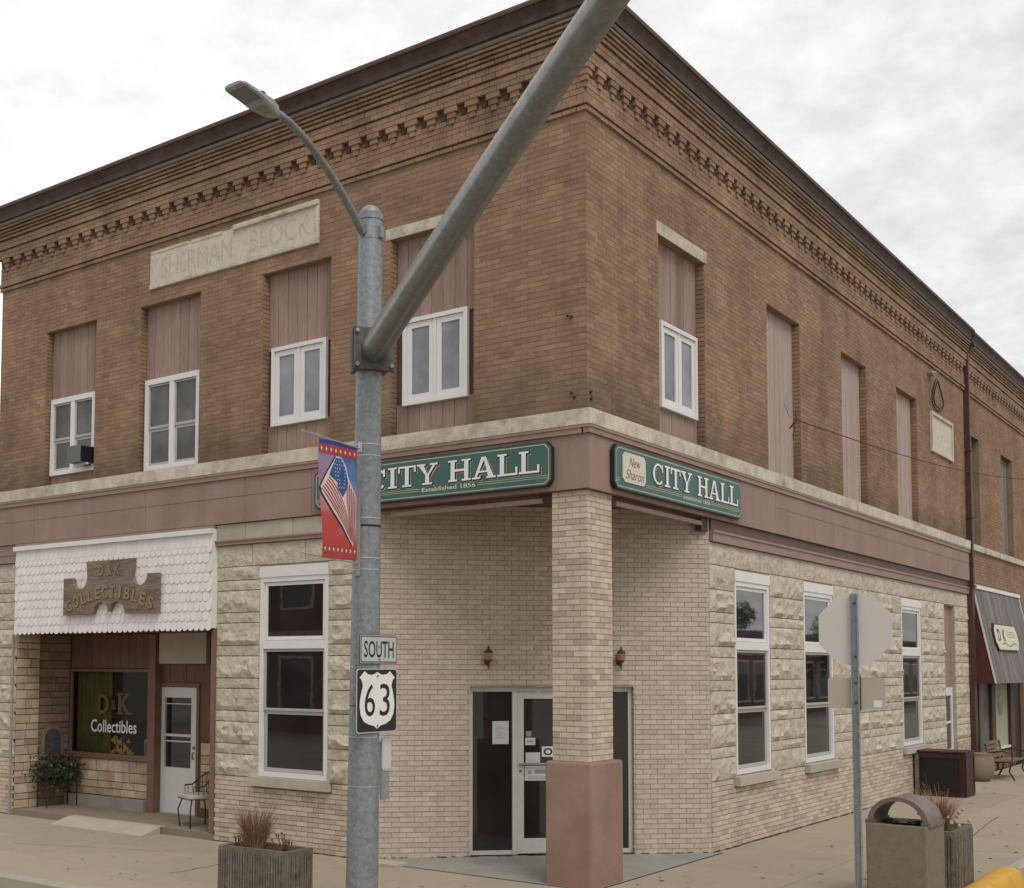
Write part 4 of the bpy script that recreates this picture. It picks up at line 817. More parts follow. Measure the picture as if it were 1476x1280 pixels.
# sign on awning: local frame on the slope
FA = Face((.045+.03, 0, 0), (0, 1, 0), (1, 0, 0))
tilt = (pj-.04)/(zt-zb)
class FaceT(Face):
    def P(s, u, p, z): v = s.o + s.du*u + s.dp*(p+(zt-z)*tilt*.92); return (v.x, v.y, v.z+z)
FT = FaceT((.05, 0, 0), (0, 1, 0), (1, 0, 0))
SG = thing('oval_sign', 'cream oblong sign with rounded ends fixed on the grey metal awning', 'sign', (.35, 20.4, 2.8))
def oct(u0, u1, z0, z1, c): return [(u0+c, z0), (u1-c, z0), (u1, z0+c), (u1, z1-c), (u1-c, z1), (u0+c, z1), (u0, z1-c), (u0, z0+c)]
sy0, sy1, sz0, sz1 = 19.25, 21.75, 2.92, 3.52
MB().poly(FT, oct(sy0, sy1, sz0, sz1, .18), .02, .10).build('sign_board', 'cream', SG)
MB().poly(FT, oct(sy0-.03, sy1+.03, sz0-.03, sz1+.03, .19), .015, .085).build('sign_edge', 'black', SG)
mb = MB(); text(mb, FT, 'D', 19.5, 19.8, 3.12, 3.42, .104, off=.02); text(mb, FT, 'K', 20.05, 20.35, 3.12, 3.42, .104, off=.02); mb.build('sign_lettering', 'fascia_dark', SG, kind='stuff')
mb = MB(); 
for k in range(3): mb.box(FT, 20.55, 21.45, .102, .104, 3.36-k*.06, 3.375-k*.06)
for k in range(10):
    a = 19.8+k*.16; z = 3.03+.04*math.sin(k*.9); z2 = 3.03+.04*math.sin((k+1)*.9); mb.add([FT.P(a, .104, z), FT.P(a+.16, .104, z2), FT.P(a+.16, .104, z2+.03), FT.P(a, .104, z+.03)], [(0, 1, 2, 3)])
mb.build('sign_flourish', 'gold', SG)

# ============================================================ SHINGLED AWNING + CARVED SIGN
SA = thing('shingled_sign_board', 'white scalloped shingle panel hung across the top of the left shopfront', 'awning', (-8.7, -.1, 2.96))
MB().box(FL, -11.11, -6.22, -.06, .10, 2.99, 4.46).build('panel_board', 'white', SA)
MB().box(FL, -11.12, -6.215, .10, .155, 4.385, 4.458).build('top_trim', 'white', SA)
def scallop(w, h, r):
    pts = [(-w/2, h), (-w/2, r)] + [(-w/2*math.cos(a), r-r*math.sin(a)) for a in [math.pi*k/6 for k in range(1, 6)]] + [(w/2, r), (w/2, h)]
    mb = MB(); V = [(x, 0.006+.016*(1-(z/h))*.0+.011*(1-z/h)-.0, z) for x, z in pts]; V = [(x, -y-.0, z) for x, y, z in V]; n = len(V)
    V += [(x, y+.012, z) for x, y, z in V]; mb.add(V, [tuple(range(n))] + [(i, i+n, (i+1) % n+n, (i+1) % n) for i in range(n)]); return mb
rows, per = 10, 4.88/39
sh0 = scallop(per-.004, .19, .05).build('shingle', 'shingle', SA, local=True); rest = MB(); cnt = 0; rh = .1435
tmpl = [tuple(v.co) for v in sh0.data.vertices]; tf = [tuple(p.vertices) for p in sh0.data.polygons]
for r_ in range(rows):
    z = 2.955+r_*rh; n = 39 if r_ % 2 == 0 else 38
    for k in range(n):
        x = -11.10+per*(k+.5+(0 if r_ % 2 == 0 else .5))
        loc = Vector((x, -.102-.0006*(r_ % 3), z))-wl(SA)
        if z+.19 > 4.385: loc.z = 4.384-.19-wl(SA).z+.0
        if cnt < 298:
            o = sh0 if cnt == 0 else sh0.copy()
            if cnt: COL.objects.link(o)
            o.location = loc; o.rotation_euler = (rnd.uniform(-.02, .01), rnd.uniform(-.03, .03), rnd.uniform(-.02, .02)); o.location.z += rnd.uniform(-.004, .004); cnt += 1
        else: rest.add([Vector(v)+loc for v in tmpl], tf)
rest.build('shingle_row', 'shingle', SA, 'upper rows of scalloped shingles', 'stuff', local=True)
mb = MB(); mb.box(ID, -6.235, -6.222, -.02, 1.2, 2.4, 2.97)
CS = thing('carved_wood_sign', 'weathered brown carved wooden shop sign mounted on the white scalloped shingles', 'sign', (-8.5, -.14, 3.24))
def arcp(cx, cz, r_, a0, a1, n=10): return [(cx+r_*math.cos(R(a0+(a1-a0)*k/n)), cz+r_*math.sin(R(a0+(a1-a0)*k/n))) for k in range(n+1)]
L0, L1, zb_, zw, zt_ = -9.64, -7.32, 3.25, 3.85, 4.10
pts = [(L0, zb_), (-8.87, zb_)] + arcp(-8.68, zb_, .19, 180, 10, 8) + arcp(-8.28, zb_, .19, 170, 0, 8) + [(-8.09, zb_), (L1, zb_), (L1, zw), (-7.57, zw)] + arcp(-7.75, zw, .18, 0, -180, 8)[1:-1] + [(-7.93, zw), (-7.9, zt_), (-9.06, zt_), (-9.03, zw)] + arcp(-9.22, zw, .19, 0, -180, 8)[1:-1] + [(-9.41, zw), (L0, zw)]
MB().poly(FL, pts, .13, .19).build('sign_board', 'wood_sign', CS)
mb = MB()
def wrapt(fn, mb, F, s, u0, u1, z0, z1, p, off): text(mb, F, s, u0, u1, z0, z1, p, off=off, fn=fn)
def serif_word(mb, F, chars, p, rot):
    for (c, u, z, w, h, a) in chars:
        V, fs = text2(c, 0, .02); xs = [v[0] for v in V]; ys = [v[1] for v in V]; x0, x1, y0, y1 = min(xs), max(xs), min(ys), max(ys); o = []
        for x, y in V:
            X = ((x-x0)/(x1-x0)-.5)*w; Y = ((y-y0)/(y1-y0)-.5)*h; o.append(F.P(u+X*math.cos(a)-Y*math.sin(a), p, z+X*math.sin(a)+Y*math.cos(a)))
        mb.add(o, fs)
word = 'COLLECTIBLES'; ch = []
for i, c in enumerate(word):
    t = (i-5.5)/5.5; ch.append((c, -8.48+t*1.0, 3.60-.20*t*t, .05 if c == 'I' else .135, .19, -.36*t))
ch += [('D', -8.68, 3.95, .12, .17, 0), ('&', -8.48, 3.94, .12, .17, 0), ('K', -8.28, 3.95, .13, .17, 0)]
serif_word(mb, FL, ch, .199, 0); mb.build('sign_lettering', 'gold', CS, kind='stuff')
mb = MB(); serif_word(mb, FL, [(c, u+.012, z-.012, w, h, a) for c, u, z, w, h, a in ch], .1925, 0); mb.build('letter_shadow_edge', 'fascia_dark', CS)

# ============================================================ CITY HALL SIGNS
def slab_letters(s, x0, h, tr=.06):
    """returns list of polygons (outline pts) in sign plane, and end x"""
    out = []; x = x0; t = .175*h; sr = .085*h
    def rect(a, b, c, d): out.append([(a, c), (b, c), (b, d), (a, d)])
    for c in s:
        if c == ' ': x += .30*h; continue
        if c == 'I':
            w = .42*h; m = x+w/2; rect(m-t/2, m+t/2, sr, h-sr); rect(x, x+w, 0, sr); rect(x, x+w, h-sr, h)
        elif c == 'T':
            w = .80*h; m = x+w/2; rect(m-t/2, m+t/2, sr, h-sr); rect(m-.21*h, m+.21*h, 0, sr); rect(x, x+w, h-sr*1.1, h); rect(x, x+sr*.9, h-.32*h, h-sr*1.1); rect(x+w-sr*.9, x+w, h-.32*h, h-sr*1.1)
        elif c == 'Y':
            w = .92*h; m = x+w/2; rect(m-t/2, m+t/2, sr, .46*h); rect(m-.21*h, m+.21*h, 0, sr); rect(x, x+.38*h, h-sr, h); rect(x+w-.34*h, x+w, h-sr, h)
            out.append([(m-t/2, .46*h), (m+t*.1, .46*h+.02*h), (x+.30*h, h-sr), (x+.08*h, h-sr)]); out.append([(m-t*.1, .44*h), (m+t/2, .46*h), (x+w-.10*h, h-sr), (x+w-.22*h, h-sr)])
        elif c == 'H':
            w = .95*h; rect(x+.10*h, x+.10*h+t, sr, h-sr); rect(x+w-.10*h-t, x+w-.10*h, sr, h-sr); rect(x+.10*h+t, x+w-.10*h-t, .46*h, .56*h)
            for a in (x, x+w-.38*h): rect(a, a+.38*h, 0, sr); rect(a, a+.38*h, h-sr, h)
        elif c == 'A':
            w = .98*h; m = x+w/2; out.append([(x+.10*h, sr), (x+.20*h, sr), (m, h*.86), (m-.02*h, h), (m-.1*h, h)]); out.append([(x+w-.32*h, sr), (x+w-.10*h, sr), (m+.07*h, h), (m-.02*h, h), (m-.0*h, h*.86)])
            rect(x+.27*h, x+w-.34*h, .28*h, .36*h); rect(x, x+.34*h, 0, sr); rect(x+w-.40*h, x+w, 0, sr)
        elif c == 'L':
            w = .80*h; rect(x+.10*h, x+.10*h+t, sr, h-sr); rect(x, x+.38*h, h-sr, h); rect(x, x+w, 0, sr*1.1); rect(x+w-sr, x+w, sr*1.1, .36*h)
        elif c == 'C':
            w = .86*h; m = x+w/2; n = 16
            for k in range(n):
                a0, a1 = R(42+276*k/n), R(42+276*(k+1)/n)
                def pt(a, inner): return (m+(w/2*(1-(.36 if inner else 0)*(.35+.65*abs(math.cos(a)))))*math.cos(a), h/2+(h/2*(1-(.2 if inner else 0)))*math.sin(a))
                out.append([pt(a0, 1), pt(a0, 0), pt(a1, 0), pt(a1, 1)])
            rect(x+w*.80, x+w*.90, .62*h, .98*h)
            x -= .0
        x += w+.055*h
    return out, x
def letters(F, polys, x0, x1, rx0, rx1, z0, p, m, nm, par, dx=0, dz=0, grow=0):
    sx = (x1-x0)/(rx1-rx0); mb = MB()
    for i, pl in enumerate(polys):
        cx = sum(a for a, b in pl)/len(pl); cy = sum(b for a, b in pl)/len(pl); area = sum(pl[k][0]*pl[(k+1) % len(pl)][1]-pl[(k+1) % len(pl)][0]*pl[k][1] for k in range(len(pl)))
        if area < 0: pl = pl[::-1]
        pts = []
        for (a, b) in pl:
            ga = grow*(1 if a > cx else -1); gb = grow*(1 if b > cy else -1); pts.append((x0+(a-rx0)*sx+dx+ga, z0+b+dz+gb))
        q_ = p+.00025*(i % 7); mb.add([F.P(u, q_, z) for u, z in pts], [tuple(range(len(pts)))])
    return mb.build(nm, m, par)
def city_sign(F, u0, label, loc, W_=3.87):
    u1 = u0+W_; kk = W_/3.87; z0, z1 = 4.575, 5.115; T = thing('city_hall_sign', label, 'sign', loc, 'City Hall signs on the fascia'); p = .075
    MB().poly(F, oct(u0, u1, z0, z1, .07), p, p+.05).build('sign_edge', 'black', T)
    MB().poly(F, oct(u0+.012, u1-.012, z0+.012, z1-.012, .068), p+.05, p+.056).build('sign_board', 'green', T)
    mb = MB(); a = oct(u0+.035, u1-.035, z0+.03, z1-.03, .062); b = oct(u0+.047, u1-.047, z0+.042, z1-.042, .058)
    for k in range(8): j_ = (k+1) % 8; mb.add([F.P(*(a[k][0], p+.0575, a[k][1])), F.P(a[j_][0], p+.0575, a[j_][1]), F.P(b[j_][0], p+.0575, b[j_][1]), F.P(b[k][0], p+.0575, b[k][1])], [(0, 1, 2, 3)])
    for (x, y) in ((.05, .13), (.82, 1.86*kk), (2.78*kk, 3.82*kk)):
        for zz in (.125, .10): mb.box(F, u0+x, u0+y, p+.056, p+.0575, z0+zz, z0+zz+.007)
    mb.build('pinstripe', 'sign_edge', T)
    MB().poly(F, oct(u0+.20, u0+.80, z0+.10, z1-.075, .05), p+.056, p+.066).build('name_plate', 'cream', T)
    mb = MB(); text(mb, F, 'New', u0+.36, u0+.66, z0+.30, z0+.42, p+.068, shear=.35); text(mb, F, 'Sharon', u0+.27, u0+.75, z0+.145, z0+.265, p+.068, shear=.35); mb.build('name_lettering', 'slate' if False else 'plate_ink', T)
    h = .27; A, e1 = slab_letters('CITY', 0, h); B, e2 = slab_letters('HALL', 0, h)
    for (pl, a, b, e) in ((A, u0+1.0*kk, u0+2.16*kk, e1), (B, u0+2.33*kk, u0+3.70*kk, e2)):
        e = e-.055*h
        letters(F, pl, a, b, 0, e, z0+.175, p+.058, 'sign_edge', 'letter_outline', T, .030, -.026, .0)
        letters(F, pl, a, b, 0, e, z0+.175, p+.0605, 'black', 'letter_shadow', T, .017, -.014, .004)
        letters(F, pl, a, b, 0, e, z0+.175, p+.064, 'letter_white', 'sign_lettering', T)
    mb = MB(); text(mb, F, 'Established 1856', u0+1.9*kk, u0+2.75*kk, z0+.085, z0+.14, p+.059, off=.01); mb.build('date_lettering', 'cream', T, kind='stuff')
M['plate_ink'] = mat('brown_sign_ink', (.22, .16, .13), .6, 8, .1, 0, 60, .3)
city_sign(FL, -4.19, 'green CITY HALL sign on the left street side of the fascia, partly behind the pole', (-2.3, -.1, 4.58), 3.79)
city_sign(FR, .43, 'green CITY HALL sign on the right side of the fascia, cream name plate in view', (.1, 2.3, 4.58))

# ============================================================ WALL LANTERNS
def lantern(u, label, k_=.86):
    c = FC.P(u, .11, 2.58); T = thing('wall_lantern', label, 'lantern', FC.P(u, 0, 2.55), 'lanterns on the entrance wall')
    MB().lathe((c[0], c[1], c[2]), [(r_*k_, z_*k_) for r_, z_ in [(.03, -.10), (.062, -.07), (.062, -.06), (.078, .055), (.085, .06), (.05, .095), (.022, .105), (.022, .12), (.012, .125), (.018, .14), (.001, .155)]], 6).build('lantern_body', 'lantern', T)
    MB().lathe((c[0], c[1], c[2]), [(.066*k_, -.055*k_), (.079*k_, .05*k_)], 6).build('lantern_glass', 'lantern_glass', T)
    mb = MB(); mb.box(FC, u-.035, u+.035, 0, .02, 2.47, 2.62); mb.tube([FC.P(u, .01, 2.50), FC.P(u, .07, 2.44), FC.P(u, .11, 2.46), FC.P(u, .11, 2.49)], .010, 6); mb.tube([FC.P(u, .11, 2.48), FC.P(u, .11, 2.40)], [.014, .003], 6); mb.build('lantern_bracket', 'lantern', T)
lantern(1.69, 'brass wall lantern on the tan brick to the left of the corner column')
lantern(3.53, 'brass wall lantern on the tan brick to the right of the corner column')

# ============================================================ WINDOW AIR CONDITIONER
AC = thing('air_conditioner', 'grey window air conditioner sticking out of the leftmost upstairs window', 'air conditioner', (-9.5, .05, 5.76))
MB().box(FL, -9.60, -9.27, -.2, .20, 5.755, 6.03).build('case', 'ac_side', AC)
mb = MB()
for k in range(11): mb.box(FL, -9.264, -9.258, -.05, .18, 5.775+k*.022, 5.787+k*.022)
mb.box(FL, -9.27, -9.265, -.06, .195, 5.765, 6.02); mb.build('side_grille', 'ac_front', AC, kind='stuff')
mb = MB()
for k in range(11): mb.box(FL, -9.585+k*.028, -9.572+k*.028, .20, .205, 5.775, 6.01)
mb.build('coil_fin', 'ac_side', AC, kind='stuff')
MB().box(FL, -9.62, -9.25, .05, .07, 5.725, 5.755).build('support_rail', 'white', AC)

# ============================================================ SIGNAL POLE
PX, PY = -.545, -3.333; LX, LY = .036, .027
SP = thing('signal_pole', 'tall galvanised steel traffic signal pole with long mast arm at the pavement edge', 'pole', (PX, PY, GZ))
mb = MB(); hs = [GZ+.02, 1.5, 3, 4.5, 6.0, 6.90]; mb.tube([(PX-LX*(6.8-z)/6.9, PY-LY*(6.8-z)/6.9, z) for z in hs], [.158, .149, .140, .131, .123, .118], 28, cap=False); o = mb.build('shaft', 'galv', SP); smooth_auto(o)
mb = MB(); mb.lathe((PX, PY, 6.91), [(.119, -.08), (.126, -.078), (.126, -.02), (.112, -.018), (.108, .01), (.085, .045), (.05, .07), (.001, .078)], 24); o = mb.build('pole_cap', 'galv', SP); smooth_auto(o)
mb = MB(); mb.lathe((PX, PY, GZ), [(.24, 0), (.24, .03), (.16, .031), (.16, .10)], 24); mb.build('base_plate', 'dark_steel', SP)
# mast arm
A0 = Vector((-.40, -3.44, 5.50)); A1 = Vector((3.95, -6.80, 6.02)); ad = (A1-A0).normalized()
pts = []; rr = []
for k in range(9): t = k/8*1.9; P_ = A0+(A1-A0)*t; P_.z -= .10*max(0, t-.2)**2; pts.append(P_); rr.append(.136-.0068*5.5*t)
mb = MB(); mb.tube(pts, [max(.06, r_) for r_ in rr], 28); o = mb.build('mast_arm', 'galv_arm', SP); smooth_auto(o)
hd = Vector((ad.x, ad.y, 0)).normalized(); FM = Face((PX, PY, 0), (hd.y, -hd.x, 0), (hd.x, hd.y, 0)); FM = Face((PX, PY, 0), (-hd.y, hd.x, 0), (hd.x, hd.y, 0))
mb = MB(); mb.box(FM, -.20, .20, .165, .195, 5.30, 5.71); mb.build('flange_plate', 'dark_steel', SP)
mb = MB(); mb.box(FM, -.21, .21, .125, .158, 5.30, 5.71); mb.build('flange_plate', 'dark_steel', SP)
mb = MB(); mb.box(FM, -.17, -.13, -.14, .125, 5.32, 5.69); mb.box(FM, .13, .17, -.14, .125, 5.32, 5.69); mb.box(FM, -.13, .13, .05, .125, 5.31, 5.33); mb.box(FM, -.13, .13, .05, .125, 5.68, 5.70); mb.build('flange_gusset', 'dark_steel', SP)
for (u, z) in ((-.17, 5.34), (.17, 5.34), (-.17, 5.67), (.17, 5.67)): mb = MB(); mb.tube([FM.P(u, .118, z), FM.P(u, .225, z)], .022, 6); mb.build('flange_bolt', 'galv', SP)
def band(z, r_=.156, m='steel_band', n='steel_strap', h=.012):
    mb = MB(); V = []; fs = []; k = 24
    ox, oy = PX-LX*(6.8-z)/6.9, PY-LY*(6.8-z)/6.9; r_ = .1585-.0058*z+.0025
    for a in range(k): c, s_ = math.cos(2*math.pi*a/k), math.sin(2*math.pi*a/k); V += [(ox+c*r_, oy+s_*r_, z), (ox+c*r_, oy+s_*r_, z+h)]
    for a in range(k): b = (a+1) % k; fs.append((2*a, 2*b, 2*b+1, 2*a+1))
    mb.add(V, fs); return mb.build(n, m, SP)
for z in (4.58, 4.47, 3.47, 3.36, 1.75, 1.28): band(z, .158 if z < 2 else .150)
band(3.86, .149); band(3.78, .1485, 'black', 'dark_band', .02); band(2.42, .153); band(2.05, .1545, 'black', 'dark_band', .008)
# luminaire arm with clamp
mb = MB(); mb.lathe((PX, PY, 6.69), [(.119, -.06), (.124, -.058), (.124, .06), (.119, .062)], 24); mb.box(ID, PX-.15, PX-.11, PY-.03, PY+.03, 6.64, 6.75); mb.box(ID, PX+.11, PX+.15, PY-.03, PY+.03, 6.64, 6.75); mb.build('arm_clamp', 'galv', SP)
ap = []; 
for k in range(13):
    t = k/12; ap.append((PX, PY-.12-1.26*t, 6.68+.775*(1-(1-t)**1.7)-.02*t))
mb = MB(); mb.tube(ap, [.045-.012*k/12 for k in range(13)], 14); o = mb.build('lamp_arm', 'galv_arm', SP); smooth_auto(o)
SL = thing('street_light', 'flat grey street lamp head on the curved arm at the top of the pole', 'street lamp', (PX, PY-1.28, 7.425))
def lerp(a, b, t): return a+(b-a)*t
mb = MB(); secs = [(-1.34, .04, 7.387, 7.465), (-1.39, .07, 7.380, 7.495), (-1.49, .105, 7.391, 7.503), (-1.61, .122, 7.407, 7.495), (-1.63, .126, 7.418, 7.485), (-1.85, .126, 7.455, 7.500), (-1.89, .10, 7.465, 7.493)]
V = []
for (y, w, a, b) in secs:
    for (fx, fz) in ((-1, .25), (-.85, 0), (.85, 0), (1, .25), (.95, .75), (.6, 1), (-.6, 1), (-.95, .75)): V.append((PX+w*fx, PY+y, a+(b-a)*fz))
k = 8; fs = []
for i in range(len(secs)-1):
    for e in range(k): fs.append((i*k+e, i*k+(e+1) % k, (i+1)*k+(e+1) % k, (i+1)*k+e))
fs += [tuple(range(k-1, -1, -1)), tuple(range((len(secs)-1)*k, len(secs)*k))]; mb.add(V, fs); mb.build('lamp_housing', 'lum', SL)
mb = MB(); mb.quad((PX-.10, PY-1.645, 7.416), (PX+.10, PY-1.645, 7.416), (PX+.10, PY-1.84, 7.449), (PX-.10, PY-1.84, 7.449)); mb.build('lamp_lens', 'lum_lens', SL)
mb = MB(); mb.quad((PX-.05, PY-1.45, 7.384), (PX+.05, PY-1.45, 7.384), (PX+.05, PY-1.57, 7.398), (PX-.05, PY-1.57, 7.398)); mb.build('yellow_label', 'amber', SL)
MB().lathe((PX, PY-1.53, 7.490), [(.035, 0), (.035, .05), (.02, .065), (.001, .07)], 12).build('photocell', 'black', SL)

# ============================================================ BANNER
BN = thing('street_banner', 'red and blue flag banner hanging on rods from the left side of the signal pole', 'banner', (PX, PY-.3, 3.42))
by0, by1, bz0, bz1 = PY-.19, PY-.73, 3.44, 4.55
class FaceB(Face):
    def P(s, u, p, z):   # u 0..1 from outer edge to pole, z 0..1 bottom->top
        y = by1+(by0-by1)*u; zz = bz0+(bz1-bz0)*z; w = .018*math.sin(z*5.5+.6)*(1-u*.8)+.03*math.sin(z*math.pi)*(u-.3)*.5
        yy = y+.05*math.sin(z*math.pi)*(1-u)*.3+(.045*(1-z)**2)*(1-u)
        return (PX+w+p, yy, zz)
FB = FaceB((0, 0, 0), (0, 0, 0), (1, 0, 0))
def bgrid(u0, u1, z0, z1, p, nx, nz): 
    mb = MB(); V = []; 
    for j_ in range(nz+1):
        for i in range(nx+1): V.append(FB.P(u0+(u1-u0)*i/nx, p, z0+(z1-z0)*j_/nz))
    mb.add(V, [(j_*(nx+1)+i, j_*(nx+1)+i+1, (j_+1)*(nx+1)+i+1, (j_+1)*(nx+1)+i) for j_ in range(nz) for i in range(nx)]); return mb
def printmat(name, stops, axis_noise=3):
    m = bpy.data.materials.new(name); m.use_nodes = True; t = m.node_tree; n = t.nodes.new; l = t.links.new; b = t.nodes['Principled BSDF']; b.inputs['Roughness'].default_value = .6
    g = n('ShaderNodeNewGeometry'); s_ = n('ShaderNodeSeparateXYZ'); l(g.outputs['Position'], s_.inputs[0]); mr = n('ShaderNodeMapRange'); l(s_.outputs[2], mr.inputs[0]); mr.inputs[1].default_value = bz0; mr.inputs[2].default_value = bz1
    my = n('ShaderNodeMapRange'); l(s_.outputs[1], my.inputs[0]); my.inputs[1].default_value = by1; my.inputs[2].default_value = by0; my.inputs[3].default_value = -.16; my.inputs[4].default_value = .16
    nz = n('ShaderNodeTexNoise'); nz.inputs['Scale'].default_value = 5; nz.inputs['Detail'].default_value = 3; l(g.outputs['Position'], nz.inputs['Vector']); a = n('ShaderNodeMath'); a.operation = 'MULTIPLY_ADD'; l(nz.outputs[0], a.inputs[0]); a.inputs[1].default_value = .55; l(mr.outputs[0], a.inputs[2])
    a2_ = n('ShaderNodeMath'); a2_.operation = 'SUBTRACT'; l(a.outputs[0], a2_.inputs[0]); a2_.inputs[1].default_value = .27
    a3 = n('ShaderNodeMath'); a3.operation = 'ADD'; l(a2_.outputs[0], a3.inputs[0]); l(my.outputs[0], a3.inputs[1])
    cr = n('ShaderNodeValToRGB'); e = cr.color_ramp.elements
    while len(e) < len(stops): e.new(.5)
    for i, (p_, c) in enumerate(stops): e[i].position = p_; e[i].color = (*c, 1)
    l(a3.outputs[0], cr.inputs[0]); l(cr.outputs[0], b.inputs['Base Color']); return m
M['ban_bg'] = printmat('banner_print', [(0, (.45, .05, .035)), (.28, (.50, .055, .045)), (.42, (.48, .22, .26)), (.52, (.34, .14, .24)), (.7, (.33, .22, .34)), (.85, (.13, .22, .45)), (1, (.07, .12, .36))])
M['ban_blue'] = mat('banner_flag_blue', (.045, .105, .30), .6, 10, .15, 0, 40, .2); M['ban_red'] = mat('banner_red', (.42, .06, .06), .6, 10, .12, 0, 40, .2); M['ban_white'] = mat('banner_white', (.66, .62, .58), .6, 10, .06, 0, 40, .2)
M['ban_top'] = mat('banner_top_blue', (.04, .065, .25), .6, 10, .1, 0, 40, .2)
bgrid(0, 1, .0, 1, 0, 8, 24).build('banner_cloth', 'ban_bg', BN)
for p in (.002,):
    mb = bgrid(0, 1, .965, 1, p, 8, 2); mb.build('top_hem', 'ban_top', BN)
    mb = bgrid(0, 1, .885, .965, p, 8, 2); mb.build('red_band', 'ban_red', BN); bgrid(0, 1, .0, .105, p, 8, 2).build('red_band', 'ban_red', BN)
    mb = MB()
    for k in range(8):
        for zc_ in (.925, .078):
            u = .07+k*.123; mb.add([FB.P(u+.035*math.sin(2*math.pi*i/10)*(1 if i % 2 == 0 else .42), .004, zc_+.024*math.cos(2*math.pi*i/10)*(1 if i % 2 == 0 else .42)) for i in range(10)], [tuple(range(10))])
    mb.build('band_star', 'ban_white', BN, kind='stuff')
# flag: outline + canton + stripes
def bpoly(pts, p, m, nm):
    mb = MB(); mb.add([FB.P(u, p, z) for u, z in pts], [tuple(range(len(pts)))]); return mb.build(nm, m, BN)
flag = [(.44, .88), (.58, .875), (.70, .80), (.76, .70), (.96, .55), (.93, .30), (.86, .12), (.55, .29), (.28, .42), (.05, .55), (.02, .60), (.22, .74)]
bpoly([(u+(-.03 if u < .6 else .0), z-.008) for u, z in flag], .0035, 'black', 'flag_outline'); bpoly([(u+.012, z) for u, z in flag], .0050, 'ban_white', 'flag_ground')
bpoly([(.44, .865), (.58, .865), (.68, .79), (.74, .69), (.70, .60), (.60, .53), (.48, .60), (.45, .66), (.26, .71)], .0065, 'ban_blue', 'flag_canton')
mb = MB()
def curve3(P, t): 
    x = (1-t)**2*P[0][0]+2*t*(1-t)*P[1][0]+t*t*P[2][0]; y = (1-t)**2*P[0][1]+2*t*(1-t)*P[1][1]+t*t*P[2][1]; return x, y
for (A_, B_, nst, p_) in ((((.27, .70), (.62, .60), (.87, .15)), ((.03, .575), (.34, .44), (.85, .145)), 6, .007), (((.73, .69), (.62, .50), (.865, .16)), ((.955, .545), (.97, .36), (.885, .16)), 5, .0078)):
    for k in range(nst):
        t0, t1 = (k+.12)/nst, (k+.62)/nst; V = []
        for i in range(9):
            a_, b_ = curve3(A_, i/8), curve3(B_, i/8)
            for t in (t0, t1): V.append(FB.P(a_[0]+(b_[0]-a_[0])*t, p_, a_[1]+(b_[1]-a_[1])*t))
        mb.add(V, [(2*i, 2*i+1, 2*i+3, 2*i+2) for i in range(8)])
mb.build('flag_stripe', 'ban_red', BN, kind='stuff')
mb = MB()
for r_ in range(8):
    for k in range(5):
        u = .43+.06*k-.035*abs(r_-3.5)*.3; z = .84-.032*r_
        if .34+.02*r_ < u < .70 and (u-.26)*.65+.6 > 0: mb.add([FB.P(u-.009, .0085, z-.006), FB.P(u+.009, .0085, z-.006), FB.P(u+.009, .0085, z+.006), FB.P(u-.009, .0085, z+.006)], [(0, 1, 2, 3)])
mb.build('flag_star', 'ban_white', BN, kind='stuff')
for z in (4.555, 3.435): mb = MB(); mb.tube([(PX, PY-.12, z-.02), (PX, PY-.96, z+.03)], .009, 6); mb.tube([(PX, PY-.13, z-.05), (PX, PY-.13, z+.05)], .022, 8); mb.build('banner_rod', 'steel_band', BN)
mb = MB(); mb.box(ID, PX-.02, PX+.02, PY-.172, PY-.150, 3.3, 4.0); mb.build('banner_bracket', 'conduit', BN)

# ============================================================ ROUTE SIGNS on the pole (face +X)
FX = Face((PX+.13, PY+.00, 0), (0, 1, 0), (1, 0, 0))
def rrect(u0, u1, z0, z1, r_, n=4):
    pts = []
    for (cu, cz_, a0) in ((u1-r_, z0+r_, -90), (u1-r_, z1-r_, 0), (u0+r_, z1-r_, 90), (u0+r_, z0+r_, 180)):
        for i in range(n+1): a = R(a0+90*i/n); pts.append((cu+r_*math.cos(a), cz_+r_*math.sin(a)))
    return pts
S1 = thing('direction_plate', 'small grey plate reading SOUTH above the highway shield on the pole', 'road sign', (PX+.18, PY, 2.45))
MB().poly(FX, rrect(-.285, .285, 2.455, 2.735, .02), 0, .004).build('plate', 'black', S1)
MB().poly(FX, rrect(-.285+.006, .285-.006, 2.461, 2.729, .018), .004, .0055).build('plate_rim', 'sign_back', S1)
MB().poly(FX, rrect(-.272, .272, 2.468, 2.722, .015), .0055, .007).build('plate_border', 'black', S1)
MB().poly(FX, rrect(-.262, .262, 2.478, 2.712, .012), .007, .0085).build('plate_face', 'sign_grey', S1) if 'sign_grey' in M else None
M['sign_grey'] = mat('grey_white_sign_face', (.50, .51, .50), .5, 5, .06, 0, 40, .4)
MB().poly(FX, rrect(-.262, .262, 2.478, 2.712, .012), .007, .0085).build('plate_face', 'sign_grey', S1)
mb = MB(); text(mb, FX, 'SOUTH', -.225, .225, 2.515, 2.675, .0095, off=.012); mb.build('plate_lettering', 'black', S1)
S2 = thing('highway_shield', 'black and white highway 63 shield on the side of the signal pole', 'road sign', (PX+.18, PY, 1.8))
FX2 = Face((PX+.13, PY-.02, 0), (0, 1, 0), (1, 0, 0))
MB().poly(FX2, rrect(-.305, .305, 1.80, 2.41, .035), 0, .004).build('plate', 'sign_grey', S2)
MB().poly(FX2, rrect(-.295, .295, 1.81, 2.40, .03), .004, .0055).build('plate_face', 'black', S2)
